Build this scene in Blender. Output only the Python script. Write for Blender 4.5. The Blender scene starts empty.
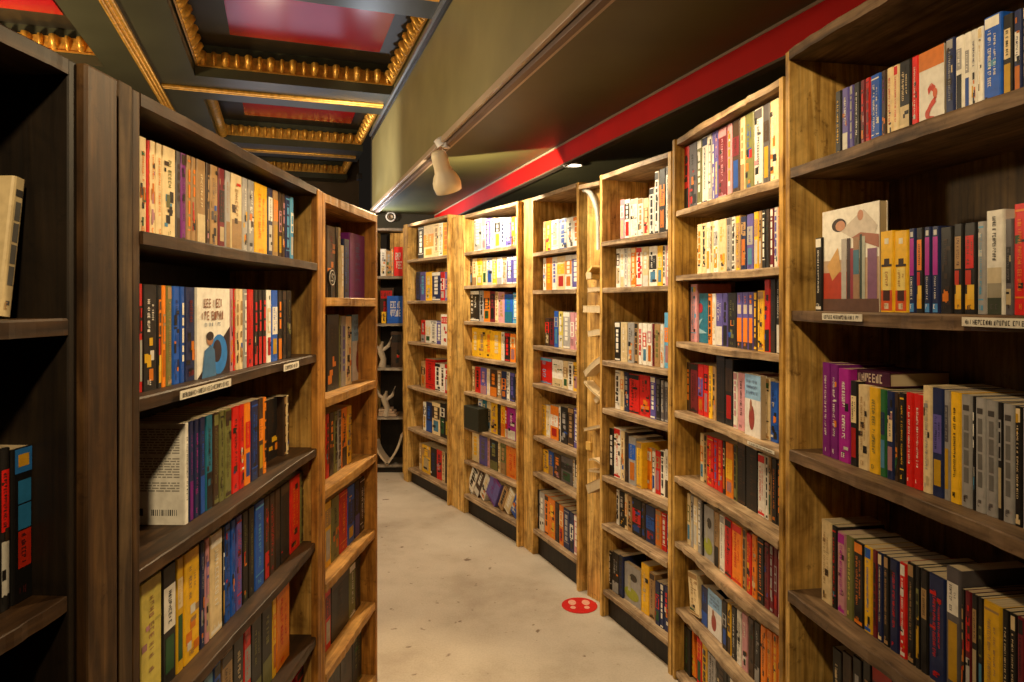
import bpy, math, random, re
from mathutils import Vector, Matrix
from math import sin, cos, pi, radians as R

scn = bpy.context.scene
COL = scn.collection
# ------------------------------------------------------------------ camera numbers
F, CX, HZ, EYE = 680.0, 512.0, 302.0, 1.5
def ray_u(px): return (px - CX) / F
def height_at(py, z): return EYE + (HZ - py) / F * z
AX = Vector((-0.324, 0.946, 0)); AX.normalize()      # the hall's long axis
CR = Vector((AX.y, -AX.x, 0))                        # across the hall
def hall(c, a, z): return CR * c + AX * a + Vector((0, 0, z))

# ------------------------------------------------------------------ object helpers
def link(o, parent=None):
    COL.objects.link(o)
    if parent is not None: o.parent = parent
    return o
def empty(name, loc=(0, 0, 0), rz=0.0):
    o = bpy.data.objects.new(name, None)
    o.location = loc; o.rotation_euler = (0, 0, rz); o.empty_display_size = .05
    return link(o)
def tag(o, label, cat, group=None):
    o['label'] = label; o['category'] = cat
    if group: o['group'] = group
    return o
def structure(o):
    o['kind'] = 'structure'; return o

class MB:
    """collects shapes, builds ONE mesh object with a colour attribute"""
    def __init__(s): s.v, s.f, s.c, s.sm = [], [], [], []
    def add(s, vs, fs, col=(1, 1, 1), smooth=False, M=None):
        b = len(s.v)
        for p in vs:
            p = Vector(p)
            s.v.append(tuple(M @ p) if M is not None else tuple(p))
        for f in fs:
            s.f.append([b + i for i in f]); s.c.append(col); s.sm.append(smooth)
        return s
    def box(s, x0, x1, y0, y1, z0, z1, col=(1, 1, 1), M=None):
        vs = [(x0, y0, z0), (x1, y0, z0), (x1, y1, z0), (x0, y1, z0), (x0, y0, z1), (x1, y0, z1), (x1, y1, z1), (x0, y1, z1)]
        fs = [(0, 3, 2, 1), (4, 5, 6, 7), (0, 1, 5, 4), (1, 2, 6, 5), (2, 3, 7, 6), (3, 0, 4, 7)]
        return s.add(vs, fs, col, False, M)
    def tube(s, pts, rad, n=10, col=(1, 1, 1), cap=True, M=None):
        P = [Vector(p) for p in pts]; rings = []
        if not hasattr(rad, '__len__'): rad = [rad] * len(P)
        vs, fs = [], []
        for i, p in enumerate(P):
            t = (P[min(i + 1, len(P) - 1)] - P[max(i - 1, 0)]).normalized()
            ref = Vector((0, 0, 1)) if abs(t.z) < .9 else Vector((1, 0, 0))
            a = t.cross(ref).normalized(); b = t.cross(a).normalized()
            for k in range(n):
                w = 2 * pi * k / n
                vs.append(p + (a * cos(w) + b * sin(w)) * rad[i])
        for i in range(len(P) - 1):
            for k in range(n):
                k2 = (k + 1) % n
                fs.append((i * n + k, i * n + k2, (i + 1) * n + k2, (i + 1) * n + k))
        if cap:
            fs.append(tuple(range(n))); fs.append(tuple((len(P) - 1) * n + k for k in range(n))[::-1])
        return s.add(vs, fs, col, True, M)
    def build(s, name, mat, parent=None, bevel=0.0, M=None):
        me = bpy.data.meshes.new(name)
        me.from_pydata(s.v, [], s.f)
        at = me.color_attributes.new('Col', 'FLOAT_COLOR', 'CORNER')
        buf = []
        for f, c in zip(s.f, s.c):
            buf += [c[0], c[1], c[2], 1.0] * len(f)
        at.data.foreach_set('color', buf)
        me.polygons.foreach_set('use_smooth', s.sm)
        me.update()
        o = bpy.data.objects.new(name, me)
        if mat is not None: me.materials.append(mat)
        link(o, parent)
        if M is not None: o.matrix_local = M
        if bevel > 0:
            b = o.modifiers.new('bevel', 'BEVEL'); b.width = bevel; b.segments = 2; b.limit_method = 'ANGLE'
        return o

# ------------------------------------------------------------------ materials
def new_mat(name):
    m = bpy.data.materials.new(name); m.use_nodes = True
    nt = m.node_tree; bs = nt.nodes['Principled BSDF']
    return m, nt, bs
def nd(nt, t, **kw):
    n = nt.nodes.new(t)
    for k, v in kw.items(): setattr(n, k, v)
    return n
def ramp(nt, stops):
    r = nd(nt, 'ShaderNodeValToRGB'); e = r.color_ramp.elements
    while len(e) < len(stops): e.new(.5)
    for el, (p, c) in zip(e, stops): el.position = p; el.color = (*c, 1)
    return r
def wood(name, dark, mid, light, axis='x', rough=.55, scale=1.0, spec=.35):
    m, nt, bs = new_mat(name); L = nt.links.new
    tc = nd(nt, 'ShaderNodeTexCoord'); oi = nd(nt, 'ShaderNodeObjectInfo')
    off = nd(nt, 'ShaderNodeVectorMath', operation='MULTIPLY'); off.inputs[1].default_value = (7.3, 5.1, 9.7)
    cmb = nd(nt, 'ShaderNodeCombineXYZ')
    for i in range(3): L(oi.outputs['Random'], cmb.inputs[i])
    L(cmb.outputs[0], off.inputs[0])
    ad = nd(nt, 'ShaderNodeVectorMath', operation='ADD'); L(tc.outputs['Object'], ad.inputs[0]); L(off.outputs[0], ad.inputs[1])
    mp = nd(nt, 'ShaderNodeMapping'); L(ad.outputs[0], mp.inputs[0])
    s = {'x': (1.6, 16, 16), 'z': (16, 16, 1.6)}[axis]
    mp.inputs['Scale'].default_value = tuple(k * scale for k in s)
    n1 = nd(nt, 'ShaderNodeTexNoise'); n1.inputs['Scale'].default_value = 2.2; n1.inputs['Detail'].default_value = 6; n1.inputs['Distortion'].default_value = .9
    L(mp.outputs[0], n1.inputs['Vector'])
    rp = ramp(nt, [(.3, dark), (.5, mid), (.72, light)]); L(n1.outputs['Fac'], rp.inputs[0])
    # broad blotches of stain
    n2 = nd(nt, 'ShaderNodeTexNoise'); n2.inputs['Scale'].default_value = 9.0; n2.inputs['Detail'].default_value = 7; n2.inputs['Roughness'].default_value = .62; n2.inputs['Distortion'].default_value = .6
    L(ad.outputs[0], n2.inputs['Vector'])
    r2 = ramp(nt, [(.32, (.36, .30, .24)), (.48, (.85, .82, .78)), (.66, (1.25, 1.22, 1.18))]); L(n2.outputs['Fac'], r2.inputs[0])
    mx = nd(nt, 'ShaderNodeMix', data_type='RGBA', blend_type='MULTIPLY'); mx.inputs[0].default_value = .75
    L(rp.outputs[0], mx.inputs[6]); L(r2.outputs[0], mx.inputs[7])
    # knots
    vo = nd(nt, 'ShaderNodeTexVoronoi'); vo.inputs['Scale'].default_value = 4.5
    mk = nd(nt, 'ShaderNodeMapping'); mk.inputs['Scale'].default_value = {'x': (.5, 1.2, 1.2), 'z': (1.2, 1.2, .5)}[axis]
    L(ad.outputs[0], mk.inputs[0]); L(mk.outputs[0], vo.inputs['Vector'])
    rk = ramp(nt, [(.03, (.25, .18, .12)), (.11, (1, 1, 1))]); L(vo.outputs['Distance'], rk.inputs[0])
    mx2 = nd(nt, 'ShaderNodeMix', data_type='RGBA', blend_type='MULTIPLY'); mx2.inputs[0].default_value = .8
    L(mx.outputs[2], mx2.inputs[6]); L(rk.outputs[0], mx2.inputs[7])
    # fine fibres and pale scuffs
    mf = nd(nt, 'ShaderNodeMapping'); mf.inputs['Scale'].default_value = {'x': (5, 110, 110), 'z': (110, 110, 5)}[axis]
    L(ad.outputs[0], mf.inputs[0]); n3 = nd(nt, 'ShaderNodeTexNoise'); n3.inputs['Scale'].default_value = 1.0; n3.inputs['Detail'].default_value = 4; n3.inputs['Distortion'].default_value = .4
    L(mf.outputs[0], n3.inputs['Vector'])
    r3 = ramp(nt, [(.3, (.55, .5, .45)), (.5, (1, 1, 1)), (.75, (1.3, 1.28, 1.25))]); L(n3.outputs['Fac'], r3.inputs[0])
    mx3 = nd(nt, 'ShaderNodeMix', data_type='RGBA', blend_type='MULTIPLY'); mx3.inputs[0].default_value = .8
    L(mx2.outputs[2], mx3.inputs[6]); L(r3.outputs[0], mx3.inputs[7])
    n4 = nd(nt, 'ShaderNodeTexNoise'); n4.inputs['Scale'].default_value = 23; n4.inputs['Detail'].default_value = 6; n4.inputs['Roughness'].default_value = .7; L(ad.outputs[0], n4.inputs['Vector'])
    r4 = ramp(nt, [(.30, (.3, .24, .18)), (.40, (1, 1, 1))]); L(n4.outputs['Fac'], r4.inputs[0])
    mx4 = nd(nt, 'ShaderNodeMix', data_type='RGBA', blend_type='MULTIPLY'); mx4.inputs[0].default_value = .75
    L(mx3.outputs[2], mx4.inputs[6]); L(r4.outputs[0], mx4.inputs[7])
    L(mx4.outputs[2], bs.inputs['Base Color'])
    bs.inputs['Roughness'].default_value = rough; bs.inputs['Specular IOR Level'].default_value = spec
    bp = nd(nt, 'ShaderNodeBump'); bp.inputs['Strength'].default_value = .25; bp.inputs['Distance'].default_value = .004
    L(n1.outputs['Fac'], bp.inputs['Height']); L(bp.outputs[0], bs.inputs['Normal'])
    return m
def paint(name, col, rough=.6, spec=.4, noise=.12, nscale=6.0, metallic=0.0, bump=.05, coat=0.0):
    m, nt, bs = new_mat(name); L = nt.links.new
    tc = nd(nt, 'ShaderNodeTexCoord')
    n = nd(nt, 'ShaderNodeTexNoise'); n.inputs['Scale'].default_value = nscale; n.inputs['Detail'].default_value = 5
    L(tc.outputs['Object'], n.inputs['Vector'])
    lo = tuple(k * (1 - noise) for k in col); hi = tuple(min(1, k * (1 + noise)) for k in col)
    r = ramp(nt, [(.35, lo), (.65, hi)]); L(n.outputs['Fac'], r.inputs[0]); L(r.outputs[0], bs.inputs['Base Color'])
    bs.inputs['Roughness'].default_value = rough; bs.inputs['Specular IOR Level'].default_value = spec
    bs.inputs['Metallic'].default_value = metallic; bs.inputs['Coat Weight'].default_value = coat; bs.inputs['Coat Roughness'].default_value = .05
    b = nd(nt, 'ShaderNodeBump'); b.inputs['Strength'].default_value = bump; L(n.outputs['Fac'], b.inputs['Height']); L(b.outputs[0], bs.inputs['Normal'])
    return m
def print_mat(name, rough=.42):
    m, nt, bs = new_mat(name); L = nt.links.new
    a = nd(nt, 'ShaderNodeAttribute', attribute_name='Col')
    tc = nd(nt, 'ShaderNodeTexCoord'); n = nd(nt, 'ShaderNodeTexNoise'); n.inputs['Scale'].default_value = 55; n.inputs['Detail'].default_value = 3
    L(tc.outputs['Object'], n.inputs['Vector'])
    r = ramp(nt, [(.3, (.82, .8, .78)), (.6, (1.04, 1.03, 1.02))]); L(n.outputs['Fac'], r.inputs[0])
    mx = nd(nt, 'ShaderNodeMix', data_type='RGBA', blend_type='MULTIPLY'); mx.inputs[0].default_value = .8
    L(a.outputs['Color'], mx.inputs[6]); L(r.outputs[0], mx.inputs[7]); L(mx.outputs[2], bs.inputs['Base Color'])
    bs.inputs['Roughness'].default_value = rough; bs.inputs['Specular IOR Level'].default_value = .35
    return m
def page_mat():
    m, nt, bs = new_mat('paper_edges'); L = nt.links.new
    tc = nd(nt, 'ShaderNodeTexCoord'); mp = nd(nt, 'ShaderNodeMapping'); mp.inputs['Scale'].default_value = (900, 6, 3)
    L(tc.outputs['Object'], mp.inputs[0]); n = nd(nt, 'ShaderNodeTexNoise'); n.inputs['Scale'].default_value = 1
    L(mp.outputs[0], n.inputs['Vector'])
    r = ramp(nt, [(.3, (.42, .31, .17)), (.7, (.66, .54, .36))]); L(n.outputs['Fac'], r.inputs[0]); L(r.outputs[0], bs.inputs['Base Color'])
    bs.inputs['Roughness'].default_value = .85
    return m
def floor_mat():
    m, nt, bs = new_mat('worn_concrete'); L = nt.links.new
    tc = nd(nt, 'ShaderNodeTexCoord')
    n = nd(nt, 'ShaderNodeTexNoise'); n.inputs['Scale'].default_value = 1.6; n.inputs['Detail'].default_value = 9; n.inputs['Roughness'].default_value = .62
    L(tc.outputs['Object'], n.inputs['Vector'])
    r = ramp(nt, [(.26, (.31, .25, .185)), (.5, (.49, .42, .335)), (.74, (.60, .53, .435))]); L(n.outputs['Fac'], r.inputs[0])
    v = nd(nt, 'ShaderNodeTexNoise'); v.inputs['Scale'].default_value = 14; v.inputs['Detail'].default_value = 4
    L(tc.outputs['Object'], v.inputs['Vector'])
    rs = ramp(nt, [(.285, (.25, .17, .12)), (.33, (1, 1, 1))]); L(v.outputs['Fac'], rs.inputs[0])
    mx = nd(nt, 'ShaderNodeMix', data_type='RGBA', blend_type='MULTIPLY'); mx.inputs[0].default_value = .8
    L(r.outputs[0], mx.inputs[6]); L(rs.outputs[0], mx.inputs[7])
    w = nd(nt, 'ShaderNodeTexNoise'); w.inputs['Scale'].default_value = 120; w.inputs['Detail'].default_value = 2
    L(tc.outputs['Object'], w.inputs['Vector'])
    rw = ramp(nt, [(.3, (.86, .85, .84)), (.6, (1, 1, 1))]); L(w.outputs['Fac'], rw.inputs[0])
    m3 = nd(nt, 'ShaderNodeMix', data_type='RGBA', blend_type='MULTIPLY'); m3.inputs[0].default_value = .8
    L(mx.outputs[2], m3.inputs[6]); L(rw.outputs[0], m3.inputs[7])
    L(m3.outputs[2], bs.inputs['Base Color']); bs.inputs['Roughness'].default_value = .6; bs.inputs['Specular IOR Level'].default_value = .3
    b = nd(nt, 'ShaderNodeBump'); b.inputs['Strength'].default_value = .12; b.inputs['Distance'].default_value = .01
    L(n.outputs['Fac'], b.inputs['Height']); L(b.outputs[0], bs.inputs['Normal'])
    return m
def glow(name, col, strength):
    m, nt, bs = new_mat(name)
    bs.inputs['Base Color'].default_value = (*col, 1)
    bs.inputs['Emission Color'].default_value = (*col, 1); bs.inputs['Emission Strength'].default_value = strength
    return m

GOLD_D, GOLD_M, GOLD_L = (.30, .155, .030), (.60, .36, .095), (.74, .50, .17)
M_panel = wood('golden_pine_upright', GOLD_D, GOLD_M, GOLD_L, 'z')
M_shelf = wood('weathered_pine_shelf', (.17, .11, .06), (.36, .25, .145), (.50, .37, .23), 'x')
M_back = wood('golden_pine_backing', (.28, .14, .028), (.56, .33, .085), (.68, .45, .145), 'z')
M_npanel = wood('old_oiled_upright', (.17, .085, .014), (.46, .265, .05), (.62, .39, .095), 'z')
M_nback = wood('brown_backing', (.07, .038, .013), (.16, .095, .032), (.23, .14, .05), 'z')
M_nshelf = wood('dark_worn_shelf', (.06, .036, .02), (.16, .10, .055), (.26, .17, .10), 'x')
M_dpanel = wood('dark_stained_upright', (.018, .008, .002), (.056, .026, .008), (.115, .06, .02), 'z')
M_dshelf = wood('dark_stained_shelf', (.018, .008, .0025), (.046, .021, .007), (.08, .04, .015), 'x')
M_dside = wood('golden_end_panel', (.22, .10, .018), (.46, .26, .06), (.60, .37, .11), 'z')  # brighter wood puts the lamplight on this end panel into its colour
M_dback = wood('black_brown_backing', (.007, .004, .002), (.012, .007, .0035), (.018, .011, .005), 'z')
M_l2panel = wood('amber_upright', (.22, .085, .012), (.44, .19, .03), (.55, .27, .055), 'z')
M_l2shelf = wood('amber_shelf', (.30, .14, .03), (.52, .27, .07), (.62, .36, .11), 'x')
M_bshelf = wood('grey_board', (.12, .10, .08), (.24, .20, .16), (.34, .29, .23), 'x')
M_print = print_mat('printed_cover')
M_page = page_mat()
M_floor = floor_mat()
M_olive = paint('olive_paint', (.23, .20, .085), .5, .4, .10, 3)
M_soffit = paint('brown_olive_paint', (.082, .074, .022), .5, .35, .10, 3)  # olive darkened to put the unlit soffit's shade into its colour
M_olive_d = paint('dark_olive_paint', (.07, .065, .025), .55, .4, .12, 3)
M_beam = paint('dark_grey_green_gloss', (.042, .042, .024), .36, .45, .10, 3)
M_stile = wood('rough_dark_stile', (.018, .010, .005), (.06, .034, .015), (.13, .08, .035), 'z', .7)
M_coffer = paint('black_brown_paint', (.018, .015, .010), .5, .3, .1, 3)
M_redgloss = paint('glossy_red_paint', (.34, .002, .008), .16, .5, .06, 2, bump=.015)
M_redband = paint('red_band_paint', (.52, .005, .002), .6, .12, .06, 4)
M_gold = paint('gilded_plaster', (.62, .33, .055), .36, .5, .25, 30, metallic=.6)
M_rail = paint('beige_rail', (.40, .30, .20), .4, .4, .08)
M_cream = paint('cream_enamel', (.86, .74, .50), .4, .4, .04)
M_white = paint('white_plastic', (.8, .78, .74), .4, .4, .03)
M_black = paint('black_plastic', (.015, .014, .013), .4, .4, .1)
M_darkwall = paint('dark_wall_paint', (.035, .032, .02), .7, .3, .12, 3)
M_plainwall = paint('brown_wall_paint', (.10, .07, .045), .8, .2, .1, 3)
M_stick = print_mat('floor_vinyl', .5)

# ------------------------------------------------------------------ colours of printed things
PAL = {
 'w': ((.80, .77, .70), 'white'), 'c': ((.76, .60, .34), 'cream'), 't': ((.40, .24, .10), 'tan'), 'y': ((.80, .46, .015), 'yellow'),
 'Y': ((.70, .58, .12), 'pale yellow'), 'o': ((.80, .22, .01), 'orange'), 'r': ((.62, .012, .008), 'red'), 'm': ((.16, .012, .022), 'maroon'),
 'p': ((.20, .015, .22), 'purple'), 'M': ((.40, .012, .30), 'magenta'), 'v': ((.11, .09, .36), 'violet-blue'), 'b': ((.01, .09, .48), 'blue'),
 'n': ((.012, .022, .09), 'navy'), 's': ((.10, .34, .58), 'light blue'), 'e': ((.015, .16, .26), 'teal'), 'g': ((.02, .13, .04), 'green'),
 'G': ((.17, .17, .05), 'olive'), 'k': ((.012, .011, .011), 'black'), 'd': ((.05, .026, .014), 'dark brown'), 'a': ((.34, .33, .33), 'grey'),
 'A': ((.10, .09, .10), 'dark grey'), 'i': ((.55, .26, .30), 'pink'),
}
LIGHTS = 'wcyYotsai'
def accent(base, rng):
    if base in 'wcaYy': return rng.choice('kkndrbt')
    if base in 'otis': return rng.choice('wkdw')
    return rng.choice('wwccyar')

def glyphs(mb, x0, x1, z0, z1, y, rng, col, vertical=True):
    """made-up letter strokes filling a strip of a spine; vertical = read along the height"""
    L = (z1 - z0) if vertical else (x1 - x0); W = (x1 - x0) if vertical else (z1 - z0)
    step = min(max(W * .62, .004), .013); pos = 0.0
    def q(a0, a1, b0, b1):
        if vertical: xa, xb, za, zb = x0 + b0 * W, x0 + b1 * W, z1 - a1, z1 - a0
        else: xa, xb, za, zb = x0 + a0, x0 + a1, z0 + b0 * W, z0 + b1 * W
        mb.add([(xa, y, za), (xb, y, za), (xb, y, zb), (xa, y, zb)], [(0, 1, 2, 3)], col)
    while pos + step * .8 < L:
        if rng.random() < .14: pos += step * .7; continue
        w = step * rng.uniform(.55, .85); t = w * rng.uniform(.25, .5)
        k = rng.randrange(6); o_ = rng.uniform(0, .2)
        q(pos, pos + t, o_, 1 - rng.uniform(0, .25))
        if k in (0, 1, 3): q(pos + w - t, pos + w, 0 if k != 3 else .5, 1)
        if k in (1, 2): q(pos, pos + w, .42, .58)
        if k in (2, 3, 4): q(pos, pos + w, .84, 1)
        if k in (0, 2, 4): q(pos, pos + w, 0, .16)
        pos += step

def shade(c, k): return tuple(min(1, x * k) for x in c)

# ------------------------------------------------------------------ one book (x thickness, y depth with the spine at y=0, z height)
def book_meshes(T, D, Hh, base, acc, rng, faceout=False, fine=True, side_text=False, style=None, cover=None, letter=None):
    c = PAL[base][0]; ac = PAL[acc][0]
    j = rng.uniform(.85, 1.12); c = shade(c, j)
    cv = MB(); pg = MB(); lt = MB(); th = min(.0016, T * .12)
    g = .0004
    if not faceout:
        r = min(.004, T * .2)
        # spine is slightly rounded
        prof = [(0, D), (0, r), (r * .35, r * .3), (r, 0), (T - r, 0), (T - r * .35, r * .3), (T, r), (T, D)]
        inner = [(T - th, D), (T - th, r + th), (th, r + th), (th, D)]
        P = prof + inner; n = len(P)
        vs = [(x, y, 0) for x, y in P] + [(x, y, Hh) for x, y in P]
        fs = [(i, (i + 1) % n, (i + 1) % n + n, i + n) for i in range(n)]
        cv.add(vs, fs, c)
        # caps split in quads
        def cap(z0, flip):
            o = 0 if z0 == 0 else n
            for q in ((0, 1, 10, 11), (1, 2, 3, 10), (3, 4, 9, 10), (4, 5, 6, 9), (6, 7, 8, 9)):
                q = [o + i for i in q]
                cv.f.append([len(cv.v) - 2 * n + i for i in (q if flip else q[::-1])]); cv.c.append(c); cv.sm.append(False)
        cap(0, False); cap(1, True)
        pg.box(th, T - th, r + th, D - .002, g, Hh - g)
        y = -.0005; a, b = T * .12, T * .88
        st = style if style is not None else rng.choice([0, 1, 1, 2, 3, 3, 4, 5])
        def patch(z0, z1, col, x0=.02 * T, x1=.98 * T, yy=y):
            if x0 < r: x0 = r
            if x1 > T - r: x1 = T - r
            cv.add([(x0, yy, z0), (x1, yy, z0), (x1, yy, z1), (x0, yy, z1)], [(0, 1, 2, 3)], col)
        other = PAL[rng.choice('wcyorsbkgi')][0]
        tz0, tz1 = .22 * Hh, .86 * Hh
        lc = ac
        if st == 1:
            patch(.87 * Hh, .985 * Hh, ac); tz1 = .84 * Hh; patch(.02 * Hh, .06 * Hh, ac)
        elif st == 2:
            patch(.01 * Hh, rng.uniform(.25, .42) * Hh, shade(ac, .8)); tz0 = .45 * Hh
        elif st == 3:
            z1 = rng.uniform(.7, .9) * Hh; z0 = z1 - rng.uniform(.25, .4) * Hh
            patch(z0, z1, ac); tz0, tz1 = z0 + .02 * Hh, z1 - .02 * Hh; lc = c
            patch(.1 * Hh, z0 - .06 * Hh, shade(other, .6), T * .2, T * .8)
        elif st == 4:
            for _ in range(7):
                zz = rng.uniform(.05, .45) * Hh; x = rng.uniform(.05, .6) * T
                patch(zz, zz + rng.uniform(.04, .14) * Hh, shade(rng.choice([other, ac, PAL['k'][0], PAL['o'][0]]), .8), x, x + rng.uniform(.2, .4) * T, y - rng.uniform(0, .0003))
            tz0 = .55 * Hh
        elif st == 5:
            patch(.93 * Hh, .95 * Hh, ac); patch(.15 * Hh, .165 * Hh, ac); tz0 = .2 * Hh
        elif st == 6:       # yellow pair: pale square, dark hat mark, fiery foot
            patch(.84 * Hh, .91 * Hh, (.7, .66, .5), T * .35, T * .65); patch(.56 * Hh, .59 * Hh, (.03, .015, .01), T * .12, T * .88); patch(.59 * Hh, .66 * Hh, (.03, .015, .01), T * .32, T * .7)
            patch(.27 * Hh, .55 * Hh, (.78, .62, .18), T * .2, T * .82, y - .0001); patch(.02 * Hh, .27 * Hh, (.6, .08, .01)); patch(.14 * Hh, .27 * Hh, (.05, .015, .01), T * .25, T * .75, y - .0002); patch(.04 * Hh, .11 * Hh, (.65, .55, .4), T * .35, T * .65, y - .0003); tz0, tz1 = .30 * Hh, .52 * Hh; lc = (.4, .2, .05)
        elif st == 7:       # upper panel, pale lettering below, bright foot
            patch(.44 * Hh, .88 * Hh, ac, T * .15, T * .85); patch(.01 * Hh, .11 * Hh, (.07, .26, .62)); tz0, tz1 = .14 * Hh, .42 * Hh; lc = PAL['w'][0]; patch(.90 * Hh, .96 * Hh, (.5, .5, .5), T * .3, T * .7)
        elif st == 8:       # dark with flames below
            patch(.05 * Hh, .22 * Hh, (.75, .40, .02)); patch(.16 * Hh, .32 * Hh, (.8, .5, .05), T * .3, T * .98, y - .0001); patch(.32 * Hh, .48 * Hh, (.5, .03, .01), T * .1, T * .6); patch(.5 * Hh, .86 * Hh, ac, T * .15, T * .8); tz0, tz1 = .52 * Hh, .84 * Hh; lc = (.1, .05, .03)
        elif st == 9:       # series spine: emblem and stacked dark blocks
            patch(.86 * Hh, .91 * Hh, (.06, .055, .055), T * .22, T * .78)
            for q in range(4): patch((.22 + .155 * q) * Hh, (.355 + .155 * q) * Hh, (.14, .135, .13), T * .3, T * .74)
            patch(.08 * Hh, .11 * Hh, (.1, .09, .09), T * .35, T * .65); tz0 = tz1 = 0
        elif st == 10:      # pale spine over a misty landscape
            patch(.0, .16 * Hh, (.04, .05, .03)); patch(.16 * Hh, .30 * Hh, (.30, .27, .20)); patch(.30 * Hh, .45 * Hh, (.55, .47, .32)); tz0, tz1 = .5 * Hh, .94 * Hh; lc = (.07, .065, .06)
        elif st == 11:      # blue cap, blue and red blocks
            patch(.84 * Hh, .998 * Hh, (.03, .20, .62)); patch(.88 * Hh, .96 * Hh, (.8, .42, .03), T * .25, T * .75, y - .0002); patch(.64 * Hh, .79 * Hh, (.03, .22, .50), T * .25, T * .85); patch(.47 * Hh, .63 * Hh, (.03, .22, .50), T * .25, T * .85); patch(.22 * Hh, .46 * Hh, (.62, .03, .01), T * .25, T * .85); tz0, tz1 = .24 * Hh, .44 * Hh; lc = (.1, .02, .02)
        elif st == 12:      # half and half: upper colour, glowing lower part
            patch(.12 * Hh, .55 * Hh, ac); patch(.62 * Hh, .78 * Hh, (.6, .5, .42), T * .2, T * .8); patch(.0, .12 * Hh, (.03, .02, .02))
            tz0, tz1 = .8 * Hh, .95 * Hh
        if letter: lc = PAL[letter][0]
        if st < 6 and rng.random() < .55:
            for _ in range(rng.randrange(3, 8)):
                zz = rng.uniform(.04, .9) * Hh; x = rng.uniform(.0, .7) * T
                patch(zz, min(.98 * Hh, zz + rng.uniform(.015, .09) * Hh), shade(rng.choice([other, ac, PAL['k'][0], PAL['k'][0], PAL['d'][0], c]), rng.uniform(.5, 1)), x, x + rng.uniform(.12, .5) * T, y - rng.uniform(.0002, .0004))
        if fine:
            if T > .026 and rng.random() < .6:
                glyphs(lt, T * .28, T * .46, tz0, tz1, y - .0005, rng, lc); glyphs(lt, T * .60, T * .72, tz0 + .1 * Hh, tz1 - .05 * Hh, y - .0005, rng, lc)
            else: glyphs(lt, T * rng.uniform(.34, .40), T * rng.uniform(.58, .64), tz0, tz1, y - .0005, rng, lc)
            glyphs(lt, T * .3, T * .7, .05 * Hh, .10 * Hh, y - .0005, rng, lc, False)
        else:
            z = tz0
            while z < tz1:
                l = rng.uniform(.06, .16) * Hh
                lt.add([(T * .3, y - .0005, z), (T * .7, y - .0005, z), (T * .7, y - .0005, min(tz1, z + l))  , (T * .3, y - .0005, min(tz1, z + l))], [(0, 1, 2, 3)], lc)
                z += l + .03 * Hh
        if side_text:          # the long side that faces the viewer: lines of small type and a code strip
            x = T + .0005 if side_text > 0 else -.0005
            def sp(y0, y1, z0, z1, col):
                lt.add([(x, y0, z0), (x, y1, z0), (x, y1, z1), (x, y0, z1)], [(0, 1, 2, 3) if side_text > 0 else (3, 2, 1, 0)], col)
            for blk in ((.70, .95), (.46, .66), (.34, .42)):
                z = blk[1]
                while z > blk[0]:
                    yy = .08
                    while yy < .86:
                        l = rng.uniform(.03, .12); sp(yy * D, min(.9, yy + l) * D, (z - .012) * Hh, z * Hh, (.33, .31, .28)); yy += l + .018
                    z -= .026
            for i in range(14): sp((.12 + .028 * i) * D, (.12 + .028 * i + rng.uniform(.006, .02)) * D, .09 * Hh, .15 * Hh, (.02, .02, .02))
            sp(.62 * D, .8 * D, .09 * Hh, .16 * Hh, (.03, .03, .03))
    else:
        # cover to the front: T is the width, D the thickness
        cv.box(0, T, 0, th, 0, Hh, c); cv.box(0, T, D - th, D, 0, Hh, c); cv.box(0, th, th, D - th, 0, Hh, c)
        pg.box(th, T - .002, th, D - th, g, Hh - g)
        y = -.0005
        def P(x0, x1, z0, z1, col, yy=y):
            cv.add([(x0 * T, yy, z0 * Hh), (x1 * T, yy, z0 * Hh), (x1 * T, yy, z1 * Hh), (x0 * T, yy, z1 * Hh)], [(0, 1, 2, 3)], col)
        def poly(pts, col, yy):
            cv.add([(x * T, yy, z * Hh) for x, z in pts], [tuple(range(len(pts)))], col)
        def disc(cx, cz, rx, rz, col, yy, n=18, a0=0, a1=2 * pi):
            poly([(cx + rx * cos(a0 + (a1 - a0) * k / n), cz + rz * sin(a0 + (a1 - a0) * k / n)) for k in range(n)], col, yy)
        if cover == 'swirl':            # pale cover, dark lower corner, blue swirl beside a small figure
            poly([(0, 0), (1, 0), (1, .55)], (.03, .012, .015), y)
            disc(.64, .24, .27, .23, (.02, .20, .62), y - .0003); disc(.58, .28, .14, .13, (.03, .02, .03), y - .0005)
            poly([(.12, 0), (.55, 0), (.5, .3), (.38, .36), (.2, .3)], (.05, .16, .34), y - .0007); disc(.36, .42, .10, .065, (.35, .17, .09), y - .0009)
            disc(.36, .46, .11, .05, (.03, .02, .02), y - .001)
            for k in range(2):
                glyphs(lt, .12 * T, .78 * T, (.78 - .14 * k) * Hh, (.88 - .14 * k) * Hh, y - .0012, rng, (.28, .12, .07), False)
            glyphs(lt, .2 * T, .7 * T, .57 * Hh, .61 * Hh, y - .0012, rng, (.06, .12, .22), False)
        elif cover == 'figure':         # pale picture with a reclining figure
            P(0, 1, 0, .5, (.52, .36, .24)); P(.0, .5, 0, .38, (.45, .05, .02), y - .0002)
            disc(.32, .84, .13, .065, (.04, .022, .015), y - .0005); disc(.35, .83, .09, .05, (.55, .27, .16), y - .0007)
            poly([(.35, .78), (.75, .95), (.98, .78), (.9, .66), (.55, .70)], (.62, .55, .48), y - .0004)
            poly([(.55, .70), (1, .58), (1, .70), (.7, .74)], (.36, .14, .09), y - .0006)
            poly([(.1, .45), (.3, .62), (.36, .4), (.2, .3)], (.62, .36, .12), y - .0005)
            disc(.7, .9, .05, .05, (.5, .24, .15), y - .0006)
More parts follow.
